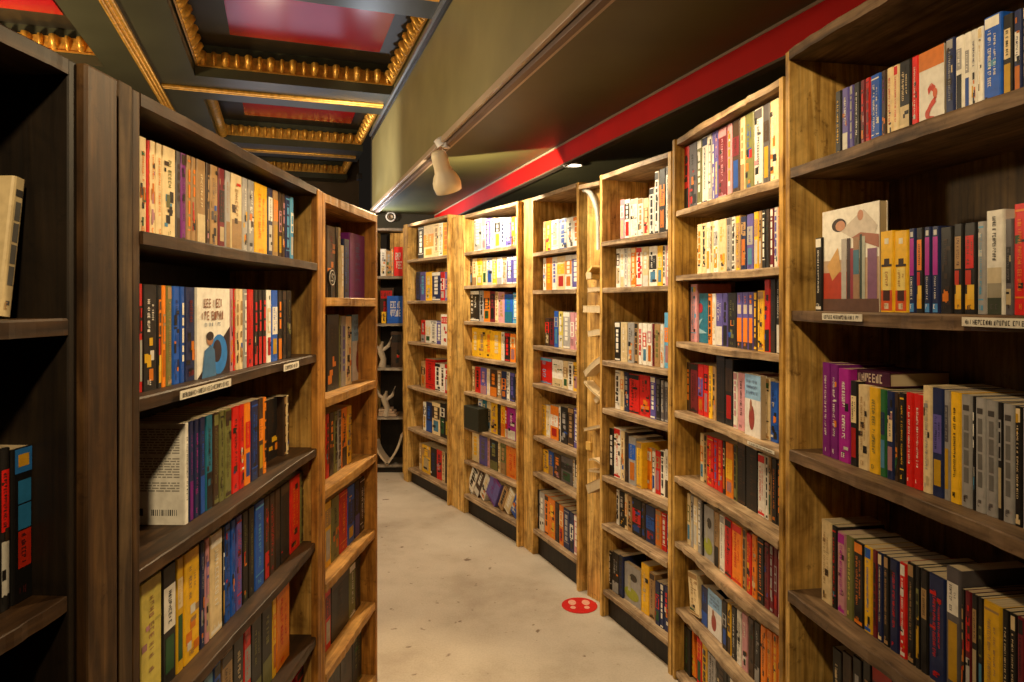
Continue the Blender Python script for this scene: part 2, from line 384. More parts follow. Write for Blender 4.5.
            for x0, x1, z1, cc in ((.37, .46, .7, (.45, .42, .4)), (.47, .53, .7, (.05, .03, .03)), (.53, .58, .6, (.28, .04, .06)), (.58, .68, .7, (.33, .2, .12)), (.69, .73, .72, (.03, .05, .04)), (.73, .78, .7, (.4, .42, .36)), (.82, .97, .58, (.22, .1, .2))):
                P(x0, x1, .02, z1, cc, y - .0008)  # upright strips paint in the reflection of book spines
            P(.58, .68, .35, .58, (.06, .17, .25), y - .0009); P(0, 1, 0, .12, (.12, .06, .04), y - .0010)
        elif cover == 'sky':
            P(0, 1, .6, 1, (.25, .45, .72)); P(0, 1, 0, .6, (.72, .70, .68)); disc(.45, .30, .18, .2, (.30, .05, .04), y - .0004); disc(.4, .5, .07, .1, (.32, .13, .07), y - .0006)
            for k in range(3): glyphs(lt, .12 * T, .85 * T, (.68 + .09 * k) * Hh, (.73 + .09 * k) * Hh, y - .0008, rng, (.1, .15, .28), False)
        elif cover == 'teal':
            disc(.4, .7, .2, .1, (.30, .02, .04), y - .0003); poly([(0, .4), (.6, .5), (.2, .3), (1, .2), (.3, .18)], (.25, .45, .55), y - .0004)
        elif cover == 'ornament':
            P(0, 1, .76, 1, (.62, .18, .02))
            pts = [(.62, .08), (.42, .1), (.36, .2), (.5, .28), (.68, .34), (.66, .46), (.5, .52), (.38, .46)]
            for (a0, b0), (a1, b1) in zip(pts, pts[1:]):
                d = Vector((a1 - a0, b1 - b0)).normalized() * .045; nx, nz = -d.y, d.x
                poly([(a0 + nx, b0 + nz), (a0 - nx, b0 - nz), (a1 - nx, b1 - nz), (a1 + nx, b1 + nz)], (.55, .05, .02), y - .0004)
            disc(.35, .18, .09, .06, (.55, .06, .03), y - .0005); disc(.66, .42, .09, .06, (.6, .12, .04), y - .0005)
        elif cover == 'letters':
            for k in range(2): glyphs(lt, .15 * T, .9 * T, (.55 - .3 * k) * Hh, (.8 - .3 * k) * Hh, y - .0008, rng, (.75, .72, .66), False)
        elif cover == 'leaf':
            disc(.5, .25, .4, .16, (.3, .32, .03), y - .0003); disc(.6, .7, .2, .1, (.05, .04, .03), y - .0004); P(.3, .45, .3, .7, (.4, .38, .3), y - .0005)
        else:
            P(.06, .94, .70, .92, ac, y); 
            for _ in range(5):
                x = rng.uniform(.1, .6); z = rng.uniform(.06, .5)
                P(x, x + rng.uniform(.12, .3), z, z + rng.uniform(.06, .16), shade(rng.choice([ac, PAL[rng.choice('wokbry')][0]]), .8), y - rng.uniform(.0002, .0006))
            glyphs(lt, .12 * T, .88 * T, .75 * Hh, .87 * Hh, y - .001, rng, c, False)
    b0 = len(cv.v); cv.v += lt.v; cv.f += [[b0 + i for i in f] for f in lt.f]; cv.c += lt.c; cv.sm += lt.sm
    return cv, pg, MB()

# ------------------------------------------------------------------ bookcases
class Bay:
    def __init__(s, key, pl, zl, pr, zr, ys, outer, depth, label, thick=.022, sh=.022, mats=None, xtra=None, kick=True, ext=0.0, amp=.002):
        s.key = key
        A = Vector((ray_u(pl) * zl, zl, 0)); B = Vector((ray_u(pr) * zr, zr, 0))
        s.d = (B - A).normalized(); s.W = (B - A).length + ext; s.P = A; s.depth = depth
        s.n = Vector((-s.d.y, s.d.x, 0))                  # into the case
        s.ang = math.atan2(s.d.y, s.d.x)
        s.H = [EYE + .5 * ((HZ - a) / F * zl + (HZ - b) / F * zr) for a, b in ys]
        u = ray_u(outer)
        s.stile = -s.t_at(outer, 0)
        s.label = label
        mp, ms, mb_, mst, mtop = mats
        root = s.root = empty('bookcase', A, s.ang); tag(root, label, 'bookcase')
        rng = random.Random(key)
        top = s.H[0]; W = s.W
        # uprights
        MB().box(-thick, 0, .0, depth, 0, top).build('side_panel', mp, root, .002)
        if s.stile > thick + .012:
            MB().box(-s.stile, -thick - .0005, 0, .022, 0, top + .003).build('stile', mst, root, .003)
        MB().box(W - thick, W, .0, depth, 0, top).build('side_panel', xtra or mp, root, .002)
        MB().box(-thick, W, depth + .001, depth + .014, .03, top - .002).build('back_panel', mb_, root)
        s.board(root, 'top_board', 0.0005, W - thick - .0005, 0, depth, top - sh, top, mtop, rng, amp)
        s.shelves = []
        for h in s.H[1:]:
            s.shelves.append(s.board(root, 'shelf', .0005, W - thick - .0005, rng.uniform(-.004, .004), depth - .0005, h - sh, h, ms, rng, amp))
        if kick:
            MB().box(0.001, W - thick - .001, .035, .055, 0, s.H[-1] - sh - .001).build('kickboard', M_dback, root)
    def board(s, root, name, x0, x1, y0, y1, z0, z1, mat, rng, amp):
        m = MB(); n = 26; vs, fs = [], []
        ph = rng.uniform(0, 6)
        for i in range(n + 1):
            x = x0 + (x1 - x0) * i / n
            e = amp * (sin(ph + x * 9) + rng.uniform(-.6, .6)); w = amp * .6 * sin(ph * 2 + x * 7)
            vs += [(x, y0 + e, z0 + w), (x, y0 + e, z1 - .002 + w), (x, y0 + e + .002, z1), (x, y1, z1), (x, y1, z0)]
        k = 5
        for i in range(n):
            for j in range(k):
                a = i * k + j; b = i * k + (j + 1) % k
                fs.append((a, b, b + k, a + k)[::-1])
        fs.append(tuple(range(k))); fs.append(tuple(n * k + j for j in range(k))[::-1])
        m.add(vs, fs)
        return m.build(name, mat, root)
    def t_at(s, px, setback):
        u = ray_u(px); P = s.P + s.n * setback
        return (u * P.y - P.x) / (s.d.x - u * s.d.y)
    def depth_at(s, t, setback): return (s.P + s.n * setback + s.d * t).y
    def world(s, t, y, z): return s.P + s.d * t + s.n * y + Vector((0, 0, z))
    def px(s, t, y, z):
        w = s.world(t, y, z); return (CX + F * w.x / w.y, HZ - F * (w.z - EYE) / w.y)

GOLDM = (M_panel, M_shelf, M_back, M_panel, M_shelf)
DARKM = (M_dpanel, M_dshelf, M_dback, M_stile, M_dshelf)
BAYS = {}
def bay(key, *a, **k): BAYS[key] = Bay(key, *a, **k); return BAYS[key]
bay('R1', 407.5, 5.66, 448.3, 5.01, [(225, 213.5), (259.2, 255.7), (301, 300.3), (341.5, 346.2), (385.8, 395.7), (427, 443), (466, 491)], 403.5, .26,
    'golden pine bookcase farthest along the curved run, beside the dark alcove', mats=GOLDM)
bay('R2', 464, 4.83, 518, 4.16, [(215, 201), (251.6, 245.7), (285.2, 284), (321, 324), (355.3, 365.2), (391, 405.7), (426.2, 444.6), (460.5, 484.5), (492.8, 525.8)], 449, .26,
    'golden pine bookcase with eight shelves, leaning books along its bottom shelf', mats=GOLDM)
bay('R3', 533, 4.04, 578.7, 3.52, [(197.6, 181.8), (252.7, 246), (290.5, 288.7), (346, 351), (382, 395.7), (436, 454), (472.8, 495), (526.4, 564.5)], 518.7, .26,
    'golden pine bookcase just behind the narrow panel of fixed open books', mats=GOLDM, thick=.024)
bay('R4', 602, 3.24, 671, 2.73, [(176.4, 148.8), (241.7, 231), (287.5, 285.7), (359.8, 371.6), (407.6, 428), (474.7, 508), (522, 566), (589.3, 644)], 599.7, .26,
    'golden pine bookcase standing beside the round red floor sticker', mats=GOLDM)
bay('R5', 674.5, 2.70, 783, 1.945, [(140, 75), (211, 177), (275.5, 266.5), (342.7, 355), (411, 451), (476, 543), (541, 634), (607, 727), (670, 815)], 671.5, .26,
    'tall bookcase with worn shelf edges between the red-sticker bookcase and the largest one', mats=(M_npanel, M_shelf, M_dback, M_npanel, M_shelf), amp=.006)  # near-black backing puts the shadow behind these books into its colour
b6 = bay('R6', 789.5, 1.78, 1024, 1.10, [(51, -106), (169, 84.5), (311, 315.5), (451, 538), (592, 765), (733, 990)], 784.5, .29,
    'largest nearest golden bookcase with dark shelves and paper shelf labels', thick=.02, sh=.028, mats=(M_panel, M_nshelf, M_nback, M_npanel, M_nshelf), amp=.004, ext=.22)
bay('L1', 140, 1.113, 320, 2.076, [(90, 191), (232.7, 263), (395, 355), (565, 449), (745, 538), (915, 632), (1085, 722)], 119, .27,
    'wide dark-stained bookcase with golden end panel and white shelf label strips', thick=.02, mats=DARKM, xtra=M_dside)
bay('L2', 325.5, 2.10, 377.5, 2.63, [(190, 218), (298, 298), (400, 378), (492, 452), (586, 526.4), (671, 602.5), (760, 676)], 318, .24,
    'narrow amber-lit bookcase at the end of the dark-stained row', thick=.022, sh=.028, mats=(M_l2panel, M_l2shelf, M_l2panel, M_l2panel, M_l2shelf), amp=.003)

# the near dark case at the photo's edge is laid out the other way: its far end is what we see
zA = .953; zB = .62
l0 = Bay('L0', -170, zB, 77, zA, [(-60, 60), (326, 318), (747, 589), (1150, 850)], -173, .27,
    'near black-brown bookcase with two leaning cream books, beside the wide post', thick=.018, mats=(M_dback, M_dshelf, M_dback, M_dback, M_dshelf))
BAYS['L0'] = l0
# wide post board at its far end (part of that bookcase)
MB().box(l0.W + .002, l0.W + .074, -.012, .018, 0, l0.H[0] + .002).build('post_board', M_dpanel, l0.root, .004)

# far dark alcove case, square to the view
a0 = bay('A0', 374, 5.95, 405, 5.95, [(228, 228), (276, 276), (323.5, 323.5), (368, 368), (417, 417), (465, 465)], 373, .30,
    'dark far bookcase in the alcove holding paper sculptures and a blue book', mats=(M_panel, M_bshelf, M_dback, M_panel, M_bshelf), thick=.02)

# ------------------------------------------------------------------ the rows of books
# (shelf index, x0, x1, y_top at x0, y_top at x1, set-back, books)
# book: [*cover out|~leaning] colour [accent] width [@dy]   '.' + width = gap
ROWS = {
'R6': [
 (0, 835, 1040, 93, 0, .05, 'ky30 vw33 va20 kw30 mr22 rm22 bw48 dp25 cr28 cr27 kc55 rw35 *w115:ornament na45@-2 wa40 wa30 w28 wc27 bw85@-6 kc50 nw38 kc40 ry40'),
 (1, 815, 822.5, 238, 238, .04, 'kw10'),
 (1, 822.5, 880, 207, 207, .045, '*w60:figure'),
 (1, 880, 1040, 232, 216, .045, 'yk15@0:s6 yk15@1:s6 nM7.5:s7 ko8.5:s8 nM8:s7 nM9:s7 kd14@2:s4 kt11:s8 kr14:s8 as9 wk20@-10:s10 Ak9 ro16@-14 kw12'),
 (2, 822, 1040, 362, 412, .05, 'pw8.5:s0 pw8:s0 Mw12@2:s0 kc8@12:s3 c11@14:s0 yG11@14:s0 gn7@14 nc8@14 dk4.5@14 ky7@13 rw8@11:s0 rw9@11:s0 ca9.5:s0 nv12.5:s3 aA6 yk11:s0 ad12:s9 k2.5 aA11:s9 aA12:s9 k5 aA12:s9 kc8 ad10:s9 kw8'),
 (3, 821, 1040, 519, 628, .05, 'ct11 kr6@1 iM9@4 GY8@4 ko11@5 yb9@5 mk5@5 nc6@5 kt7@5 nr10@5 rw8@4 kt9 kG5 kt9 nr18 Aw16@-16 kt4 mr7 kt7 kG5 yt20 kc8 kc8 mk8 kc8 nc8'),
 (4, 832, 930, 648, 690, .06, 'kc9 dk9 ka9 kt8 mr20 rm14 kc10 nc8'),
],
'R5': [
 (0, 684, 779, 143, 88, .04, 'rk5 Ak8 Gw5 wn6 aw4 vw3 vi3 mi9 io5 dm8 ct5 Gb9@-6 wA9@-8 Ad7 cw9@-4'),
 (1, 697, 783, 225, 206, .045, 'co5 ck4 wc4 ct3 wa5 cy8 aA5 wk4 ty5 nt6@2 va7@1 yt5 tk3 kw4 dk4 mw4 wv4 or5'),
 (2, 686, 697, 283, 283, .06, 'dG4 is6@-1'),
 (2, 696, 708, 293, 294, .07, '*e10:teal'),
 (2, 708, 782, 294, 291, .05, 'ok4 wc4 vw7:s2 vk5:s2 kG9:s4 vo6:s12 vo6:s12 vo5:s12 dy4 yt7@-1 rk6@-14 kd6@-13 kw6@-12'),
 (3, 683.5, 716, 362, 367, .05, 'ck3 do4 mk8 rv6 rk5 yt4 tk4'),
 (3, 716, 733, 355, 357, .05, 'kd9 kd8@3'),
 (3, 733, 745, 372, 374, .045, 'wi5 id8'),
 (3, 745, 761, 374, 376, .03, '*w15:sky'),
 (3, 762, 782, 377, 381, .05, 'ct9 bk9@3 kt4'),
 (4, 700, 782, 433, 462, .07, 'co4 tk3 ry7 rv4 ro5 kc3 oy8 Gk4 kd9@-7 kd12@-5 wr8 wk3 tk3 ko6 ko5'),
 (5, 687, 703, 493, 502, .04, 'cG4 ak3 cw5 aw4 kA2'),
 (5, 703, 714, 504, 510, .045, '*a11:leaf'),
 (5, 714, 783, 511, 553, .04, 'tk5 wa5 rk7 or10 td4 ry5@2 om5 ko7 mk5 ma4 ma4 iw5'),
 (6, 690, 700, 574, 582, .04, '~ct10'),
 (6, 701, 708, 586, 590, .05, 'nb6'),
 (6, 708, 722, 590, 598, .05, '*a13:sky'),
 (6, 722, 783, 600, 640, .04, 'ka5 yd4 kw5 wk5 iw6 dk6 ka6 od6:s0 oy6:s0 oy5:s0 oy5:s0'),
 (7, 678, 690, 622, 630, .04, 'Gw5 kg6'),
 (7, 690, 716, 632, 652, .05, '~oy6 ro5 yd5 ak8'),
 (7, 716, 783, 654, 710, .05, 'kd10 wk10 mk10 ct10 ba10 ko10'),
],
'R4': [
 (0, 620, 649, 200, 198, .06, 'iw4 wk5 wc7 wt5 ct5'),
 (0, 649, 671, 187, 172, .05, 'wk6@3 wk5@-10 ko7@-9 wk6@-8'),
 (1, 616, 671, 249, 245, .05, 'wd4 wc4 wa3 wc3 oc5 wr6 cw6 wk8 yc5 wk3 iw5'),
 (2, 614.5, 671, 322, 325, .05, 'kw6 cw7 ak7 tk4 wr4 wr5 wi5 mk2 tG6 wc4 so7@-12'),
 (3, 615, 629, 370, 373, .05, 'wk5 co4 na5'),
 (3, 629, 650, 374, 376, .05, 'rk10 rd10'),
 (3, 650, 671, 376, 383, .05, 'vw6 kA5 Aa4 Aa7'),
 (4, 609, 642, 428, 437, .04, 'kw5 wr7@-2 ct4 dk4 ab8@3 yt6@6'),
 (4, 642, 652, 446, 449, .07, '*o9:plain'),
 (4, 652, 671, 452, 450, .06, 'wk3 rt5 wk4 wd6'),
 (5, 616, 671, 489, 517, .06, 'wk3 ka5 co3 td4 kr9 dk4 nb9 ot6 rw5 bw4'),
 (6, 606, 623, 549, 557, .04, 'kw6 ka7 nk4'),
 (6, 623, 641, 561, 571, .05, '*a15:leaf'),
 (6, 641, 655, 569, 575, .05, 'yc8@-6 td6'),
 (6, 655, 669, 581, 588, .04, 'nr5 nw4 nr5'),
],
'R3': [
 (0, 543, 579, 222, 216, .05, 'tc3 yc5 wc8 wb8 wk6 wo6'),
 (1, 543, 579, 256, 254, .05, 'wt3 oy6 wv5 cy8 wo7 vw7'),
 (2, 545, 554, 318, 318, .06, 'dr4 mk4'),
 (2, 554, 579, 311, 313, .05, 'ba5 Yw5 aw8 iw5 iw5'),
 (3, 537, 552, 356, 359, .05, 'rs15'),
 (3, 552, 579, 359, 363, .05, 'wc11 ct5 wd5 yk6'),
 (4, 542, 579, 405, 409, .06, 'yt4 wc4 ow8 wk2 ka7 dt6 vw5'),
 (5, 543, 579, 449, 462, .06, 'yt5 bt5 do7 Ak11 wt2 kw4'),
 (6, 534, 579, 487, 518, .03, 'kw5 aw5 od4 oy6 kd4 oc4 na6 nw4 iw5'),
],
'R2': [
 (0, 474, 519, 219, 217, .05, 'aw8 aw4 vw5 cw4 ak6 wn5 vw6 oc4 cw4'),
 (1, 469, 519, 259, 256, .05, 'dt3 ct4 yc5 ct4 aw5 yc4 wa5 at4 vw5 vw6'),
 (2, 468, 519, 290, 293, .05, 'kw11 ak4 od6 mk5 ct3 it6 be8@2 sw6'),
 (3, 472, 519, 327, 335, .05, 'yc6:s0 yt6:s0 yo6:s0 yc8:s0 wc3 kr5 oc5 kt3'),
 (4, 472, 519, 366, 374, .05, 'tc3 rk5 vi6 wc3 do7 tw4 no5 wa3 nv5 dt4'),
 (5, 478, 519, 398, 410, .05, 'wb4 ec4 ck4 yt6 dk3 yo4 rw2 Mw8 wc3'),
 (6, 472, 519, 431, 450, .05, 'cy6 vA7 it2 kG7 ct2 Gt5 or11'),
 (7, 467, 518, 462, 494, .04, '~wk7 ~dw6 ~wc6 ~vp13 ~tk6 ~cw7 ~bw8'),
],
'R1': [
 (0, 418, 449, 226, 222, .05, 'kw6 co11 ct5 wc4 yo7'),
 (1, 416, 449, 272, 272, .05, 'nk4 vs5 yc6 nw8 rw4 vi4'),
 (2, 421, 449, 320, 322, .06, 'ra3 wc4 wa4 vw4 tc5'),
 (2, 441, 449, 314, 315, .03, '*w7:plain'),
 (3, 421, 449, 361, 365, .06, 'td4 rk9@-3 wk5 wd4 rw4'),
 (4, 423, 449, 402, 404, .06, 'wn3 nb6 cd8 kw5 kd4'),
 (5, 419, 449, 443, 454, .06, 'tc3 yt8 kn6 rm5 ct3 dk4'),
],
'L1': [
 (0, 139, 294, 136, 198, .045, 'co35:s4 ro10@1:s0 co25:s4 co28 cG55:s4 Ad18 pd24 to20 to20 tc40 dt17 tA33 mk28 at23 ct47 aw23 aw27 yo53 nw22 to22 di15 di13 ns20 sw15'),
 (1, 139, 197, 284, 288, .035, 'rk18 kw70:s4 ko20:s8 ot20 Gt30 bn35 bw22 nm55'),
 (1, 197, 230, 288, 289, .03, '*w33:swirl'),
 (1, 230, 292, 289, 291, .035, 'it18 rt10 ct17 ct18 aw20 rr30 kr20 kr20 kr20 wc23 bw30 ko20 kd20 kG25'),
 (2, 185, 267, 424, 397, .04, 'wa4S np5 nM5 nb6 ek7 dG6 Gk5 Gd7 rk7 rk5 or6 nb7 do5 ok3'),
 (2, 267, 282, 401, 396, .08, 'kd13'),
 (2, 284, 289, 397, 395, .06, 'dt3 cd2'),
 (3, 135, 305, 590, 470, .045, 'vc25 Yt105 kw67 yc35 yt75 na25 iv22 cw60 kw10 bn28 bv25 vr30 kG28 kG30 bs45 dr25 dr25 dk25 kd45 ro48 Gd22'),
 (4, 170, 290, 720, 578, .045, 'kw60 bn30 nb35 ns40 bk30 td45 kc40 ra28 kG40 kG40 yo15 or50'),
 (5, 255, 310, 740, 655, .045, 'kd30 nb20 dk20 rk22'),
],
'L2': [
 (0, 327, 341, 226, 228, .05, 'dm8 kd3 cw2'),
 (0, 341, 365, 246, 240, .04, 'cw3:s0 nb5@-5:s0 pv14@-7:s0'),
 (1, 327, 352, 314, 317, .05, 'kd13 Gk2 av5 ck6'),
 (1, 352, 366, 314, 315, .07, '*s13:sky'),
 (2, 326, 352, 415, 405, .05, 'rd4 do5 Gk4 ad4 od6 yt5'),
 (3, 324.5, 370, 505, 472, .045, 'yt7 Gk8 ro8 bn7 kv5 dw6 wd4'),
 (4, 325, 361, 590, 556, .05, 'rm6 kd17 Gw6 dk5'),
 (5, 326, 362, 660, 620, .05, 'kd12 dk10 kG8'),
],
'L0': [
 (0, -40, 13, 172, 176, .05, 'kd12 ~ct8:s9 ~ct7:s9'),
 (1, -45, 35, 452, 447, .05, 'ko20 dk9 kr9 kb15:s11'),
],
}
ORD = ['first', 'second', 'third', 'fourth', 'fifth', 'sixth', 'seventh', 'eighth', 'ninth', 'tenth', 'eleventh', 'twelfth', 'thirteenth', 'fourteenth', 'fifteenth']
CASE = {'R6': 'largest near-right bookcase', 'R5': 'bookcase next behind the largest', 'R4': 'red-sticker bookcase', 'R3': 'bookcase behind narrow panel', 'R2': 'eight-shelf golden bookcase',
        'R1': 'farthest golden bookcase', 'L1': 'wide dark bookcase', 'L2': 'narrow amber bookcase', 'L0': 'near black-brown bookcase'}
def shelf_words(k): return 'top shelf' if k == 0 else f'{ORD[k]} shelf down'
books = []
tok_re = re.compile(r'([*~]?)([a-zA-Z])([a-zA-Z]?)([\d.]+)(?:@(-?[\d.]+))?(S?)(?::(\w+))?$')
for key, rows in ROWS.items():
    B = BAYS[key]
    for ri, (sh, x0, x1, y0, y1, sb, toks) in enumerate(rows):
        items = []
        for tk in toks.split():
            m = tok_re.match(tk)
            ty, ca, cb, w, dy, sd, art = m.groups()
            items.append((ty, ca, cb if cb in PAL else '', float(w), float(dy or 0), bool(sd), art))
        tot = sum(i[3] for i in items); pos = 0
        zs = B.H[sh + 1]
        hmax = B.H[sh] - B.H[sh + 1] - .022 - .012
        for ii, (ty, ca, cb, w, dy, sd, art) in enumerate(items):
            pa = x0 + (x1 - x0) * pos / tot; pos += w; pb = x0 + (x1 - x0) * pos / tot
            rng = random.Random(f'{key}{ri}{ii}')
            ta, tb = B.t_at(pa, sb), B.t_at(pb, sb)
            tm = (ta + tb) / 2; pm = (pa + pb) / 2
            yt = y0 + (y1 - y0) * (pm - x0) / (x1 - x0) + dy
            z = B.depth_at(tm, sb)
            hh = height_at(yt, z) - zs
            hh = max(.09, min(hmax, hh)); T = (tb - ta) - min(.0022, (tb - ta) * .08)
            yb = HZ - F * (zs - EYE) / z
            vis = max(0, min(pb, 1024) - max(pa, 0)) * max(0, min(yb, 682) - max(yt, 0))
            books.append(dict(bay=key, shelf=sh, row=ri, ty=ty, ca=ca, cb=cb or accent(ca, rng), T=T, H=hh, t=ta, sb=sb, rng=rng, px=pm, area=vis, pw=abs(pb - pa), art=art, side=sd, zs=zs, off=(pb < 2 or pa > 1022 or yt > 680)))
books = [b for b in books if not (b['off'] and b['bay'] != 'L0') or b['area'] > 0]
books = [b for b in books if b['area'] > 0 or b['bay'] == 'R6' or b['bay'] == 'R5']
order = sorted(books, key=lambda b: -b['area'])
N_SINGLE = 300
for i, b in enumerate(order): b['single'] = i < N_SINGLE and b['area'] > 0
# ordinals per colour in each shelf
from collections import defaultdict
rowmap = defaultdict(list)
for b in books: rowmap[(b['bay'], b['shelf'])].append(b)
for (key, sh), bs in rowmap.items():
    bs.sort(key=lambda b: b['px']); cnt = defaultdict(list)
    for b in bs: cnt[b['ca']].append(b)
    for ca, l in cnt.items():
        for i, b in enumerate(l):
            b['ord'] = None if len(l) == 1 else i
            b['last'] = len(l) > 1 and i == len(l) - 1

STUFF = MB(); STUFF_P = MB()
def book_local(b):
    B = BAYS[b['bay']]; M = Matrix.Translation(B.world(b['t'], b['sb'], b['zs'] + .0006)) @ Matrix.Rotation(B.ang, 4, 'Z')
    if b['ty'] == '~' and b['bay'] == 'L0':
        return M @ Matrix.Rotation(R(8), 4, 'Y')
    if b['ty'] == '~':
        ang = -R(30) if b['bay'] == 'R2' else -R(9)
        # lean about the lower edge the book rests on
        M = M @ Matrix.Translation((0, 0, 0)) @ Matrix.Rotation(-ang if b['bay'] == 'R2' else ang, 4, 'Y')
    return M
for b in books:
    B = BAYS[b['bay']]; rng = b['rng']; fo = b['ty'] == '*'
    if b['ty'] == '~' and b['bay'] == 'R2': b['T'] *= .84
    D = min(B.depth - b['sb'] - .01, max(.10, b['H'] * rng.uniform(.62, .7)))
    if fo: D = rng.uniform(.014, .024)
    fine = b['single'] and b['pw'] > 5
    cv, pg, lt = book_meshes(b['T'], D, b['H'], b['ca'], b['cb'], rng, fo, fine, 0, cover=b['art'], style=(int(b['art'][1:]) if b['art'] and b['art'][0] == 's' and b['art'][1:].isdigit() else None))
    if b['side']:
        cv, pg, lt = book_meshes(b['T'], D, b['H'], b['ca'], 'k', rng, False, True, -1, style=0)
    M = book_local(b)
    if b['ty'] == '~' and b['bay'] == 'R2': # tilted books rest on their lower right corner
        M = Matrix.Translation((0, 0, abs(sin(R(30))) * b['T'] )) @ M
    elif b['ty'] == '~':
        M = Matrix.Translation((0, 0, 0.004)) @ M
    if b['single']:
        o = empty('paperback'); o.matrix_world = M
        col = PAL[b['ca']][1]; size = 'thick' if b['T'] > .045 else ('slim' if b['T'] < .016 else '')
        sz = ''
        if fo: what = f'{col} face-out book'
        else: what = f'{col} book'; sz = f', {size} spine' if size else ''
        if b['ord'] is None: lab = f"{what}{sz}, only {col} one, {shelf_words(b['shelf'])}, {CASE[b['bay']]}"
        elif b['last']: lab = f"last {what}{sz}, along {shelf_words(b['shelf'])}, {CASE[b['bay']]}"
        else: lab = f"{ORD[min(b['ord'], 14)]} {what} from left{sz}, {shelf_words(b['shelf'])}, {CASE[b['bay']]}"
        tag(o, lab, 'book', f"books on the {shelf_words(b['shelf'])} of the {CASE[b['bay']]}")
        cv.build('cover', M_print, o); pg.build('page_block', M_page, o)
        if lt.f: lt.build('cover_lettering' if fo else 'spine_lettering', M_print, o)
    else:
        for src in (cv, lt): 
            STUFF.v += [] ; base = len(STUFF.v)
            STUFF.v += [tuple(M @ Vector(p)) for p in src.v]; STUFF.f += [[base + i for i in f] for f in src.f]; STUFF.c += src.c; STUFF.sm += src.sm
        base = len(STUFF_P.v)
        STUFF.v += [tuple(M @ Vector(p)) for p in pg.v]
        base = len(STUFF.v) - len(pg.v)
        STUFF.f += [[base + i for i in f] for f in pg.f]; STUFF.c += [(.56, .45, .29)] * len(pg.f); STUFF.sm += pg.sm
so = STUFF.build('distant_books', M_print)
so['kind'] = 'stuff'; so['label'] = 'small crowded books filling the farther shelves of the curved run'; so['category'] = 'books'

# ------------------------------------------------------------------ single objects on the shelves
def case_matrix(B, t, y, z): return Matrix.Translation(B.world(t, y, z)) @ Matrix.Rotation(B.ang, 4, 'Z')
# book lying flat on top of the row, its dark spine outwards
B = BAYS['R6']; ta, tb = B.t_at(840, .07), B.t_at(890, .07); rng = random.Random(5)
zt = height_at(380.5, B.depth_at(ta, .07))
o = empty('paperback'); o.matrix_world = case_matrix(B, ta, .07, zt) @ Matrix.Rotation(R(-1.5), 4, 'Y')
cv = MB(); cv.box(0, tb - ta, 0, .15, 0, .002, (.06, .008, .035)); cv.box(0, tb - ta, 0, .15, .030, .032, (.06, .008, .035)); cv.box(0, tb - ta, 0, .002, .002, .030, (.06, .008, .035))
cv.build('cover', M_print, o); MB().box(.002, tb - ta - .002, .002, .148, .002, .030).build('page_block', M_page, o)
g = MB(); glyphs(g, .012, tb - ta - .02, .006, .026, -.0006, rng, (.72, .62, .5), False); g.build('spine_lettering', M_print, o)
tag(o, 'dark maroon book lying flat over the row beside the purple books', 'book')

# paper shelf labels stuck on shelf fronts (sub-parts of their shelves)
def label_strip(B, k, px0, px1, h=.017, dz=-.004, dark=False):
    t0, t1 = B.t_at(px0, -.006), B.t_at(px1, -.006); z = B.H[k + 1] + dz; rng = random.Random(px0)
    m = MB(); m.box(t0, t1, -.0085, -.0075, z - h, z, (.72, .68, .58))
    lt = MB(); glyphs(lt, t0 + .008, t1 - .008, z - h * .8, z - h * .25, -.0091, rng, (.05, .04, .03), False)
    for v, f, c in ((lt.v, lt.f, lt.c),):
        b = len(m.v); m.v += v; m.f += [[b + i for i in q] for q in f]; m.c += c; m.sm += [False] * len(f)
    sh = B.shelves[k]; s = m.build('shelf_label', M_print, sh); s['label'] = 'off-white paper label with dark lettering'
label_strip(BAYS['R6'], 1, 823, 863, .016); label_strip(BAYS['R6'], 1, 963, 1040, .016)
label_strip(BAYS['L1'], 1, 179, 230, .016); label_strip(BAYS['L1'], 1, 283, 298, .018)
label_strip(BAYS['R5'], 3, 748, 775, .010)

# round black badge with a pale ring, leaning on the books of the narrow case
B = BAYS['L2']; t = B.t_at(335, .02); z = height_at(278, B.depth_at(t, .02)); r = .028
o = empty('badge'); o.matrix_world = case_matrix(B, t, .03, B.H[1] + .001)
cz = z - B.H[1]
m = MB(); n = 32
m.add([(r * cos(2 * pi * k / n), y, cz + r * sin(2 * pi * k / n)) for y in (0, .006) for k in range(n)], [tuple(range(n)), tuple(range(n, 2 * n))[::-1]] + [(k, (k + 1) % n, n + (k + 1) % n, n + k)[::-1] for k in range(n)], (.012, .012, .012))
m.box(-.006, .006, .0005, .012, 0, cz - r * .9, (.02, .02, .02))
m.build('disc', M_print, o)
m = MB(); m.tube([(r * .86 * cos(2 * pi * k / 40), -.001, cz + r * .86 * sin(2 * pi * k / 40)) for k in range(41)], .0016, 6, (.55, .52, .48)); m.build('rim', M_print, o)
m = MB(); m.tube([(r * .3, -.001, cz + r * .35), (0, -.001, cz + r * .45), (-r * .28, -.001, cz + r * .22), (0, -.001, cz), (r * .26, -.001, cz - r * .25), (0, -.001, cz - r * .45), (-r * .3, -.001, cz - r * .33)], .0028, 6, (.5, .47, .43)); m.build('emblem', M_print, o)
tag(o, 'round black badge with pale ring standing before books, narrow amber bookcase', 'badge')

# black box standing out from the sixth shelf of the eight-shelf case
B = BAYS['R2']; t0, t1 = B.t_at(463.5, -.03), B.t_at(478, -.03)
o = MB().box(0, t1 - t0, 0, .12, 0, .155, (.02, .022, .014)).build('box', M_print, None, .004); o.matrix_world = case_matrix(B, t0 + .002, -.03, B.H[6] + .001)
tag(o, 'plain black box jutting out at the shelf end, eight-shelf golden bookcase', 'box')

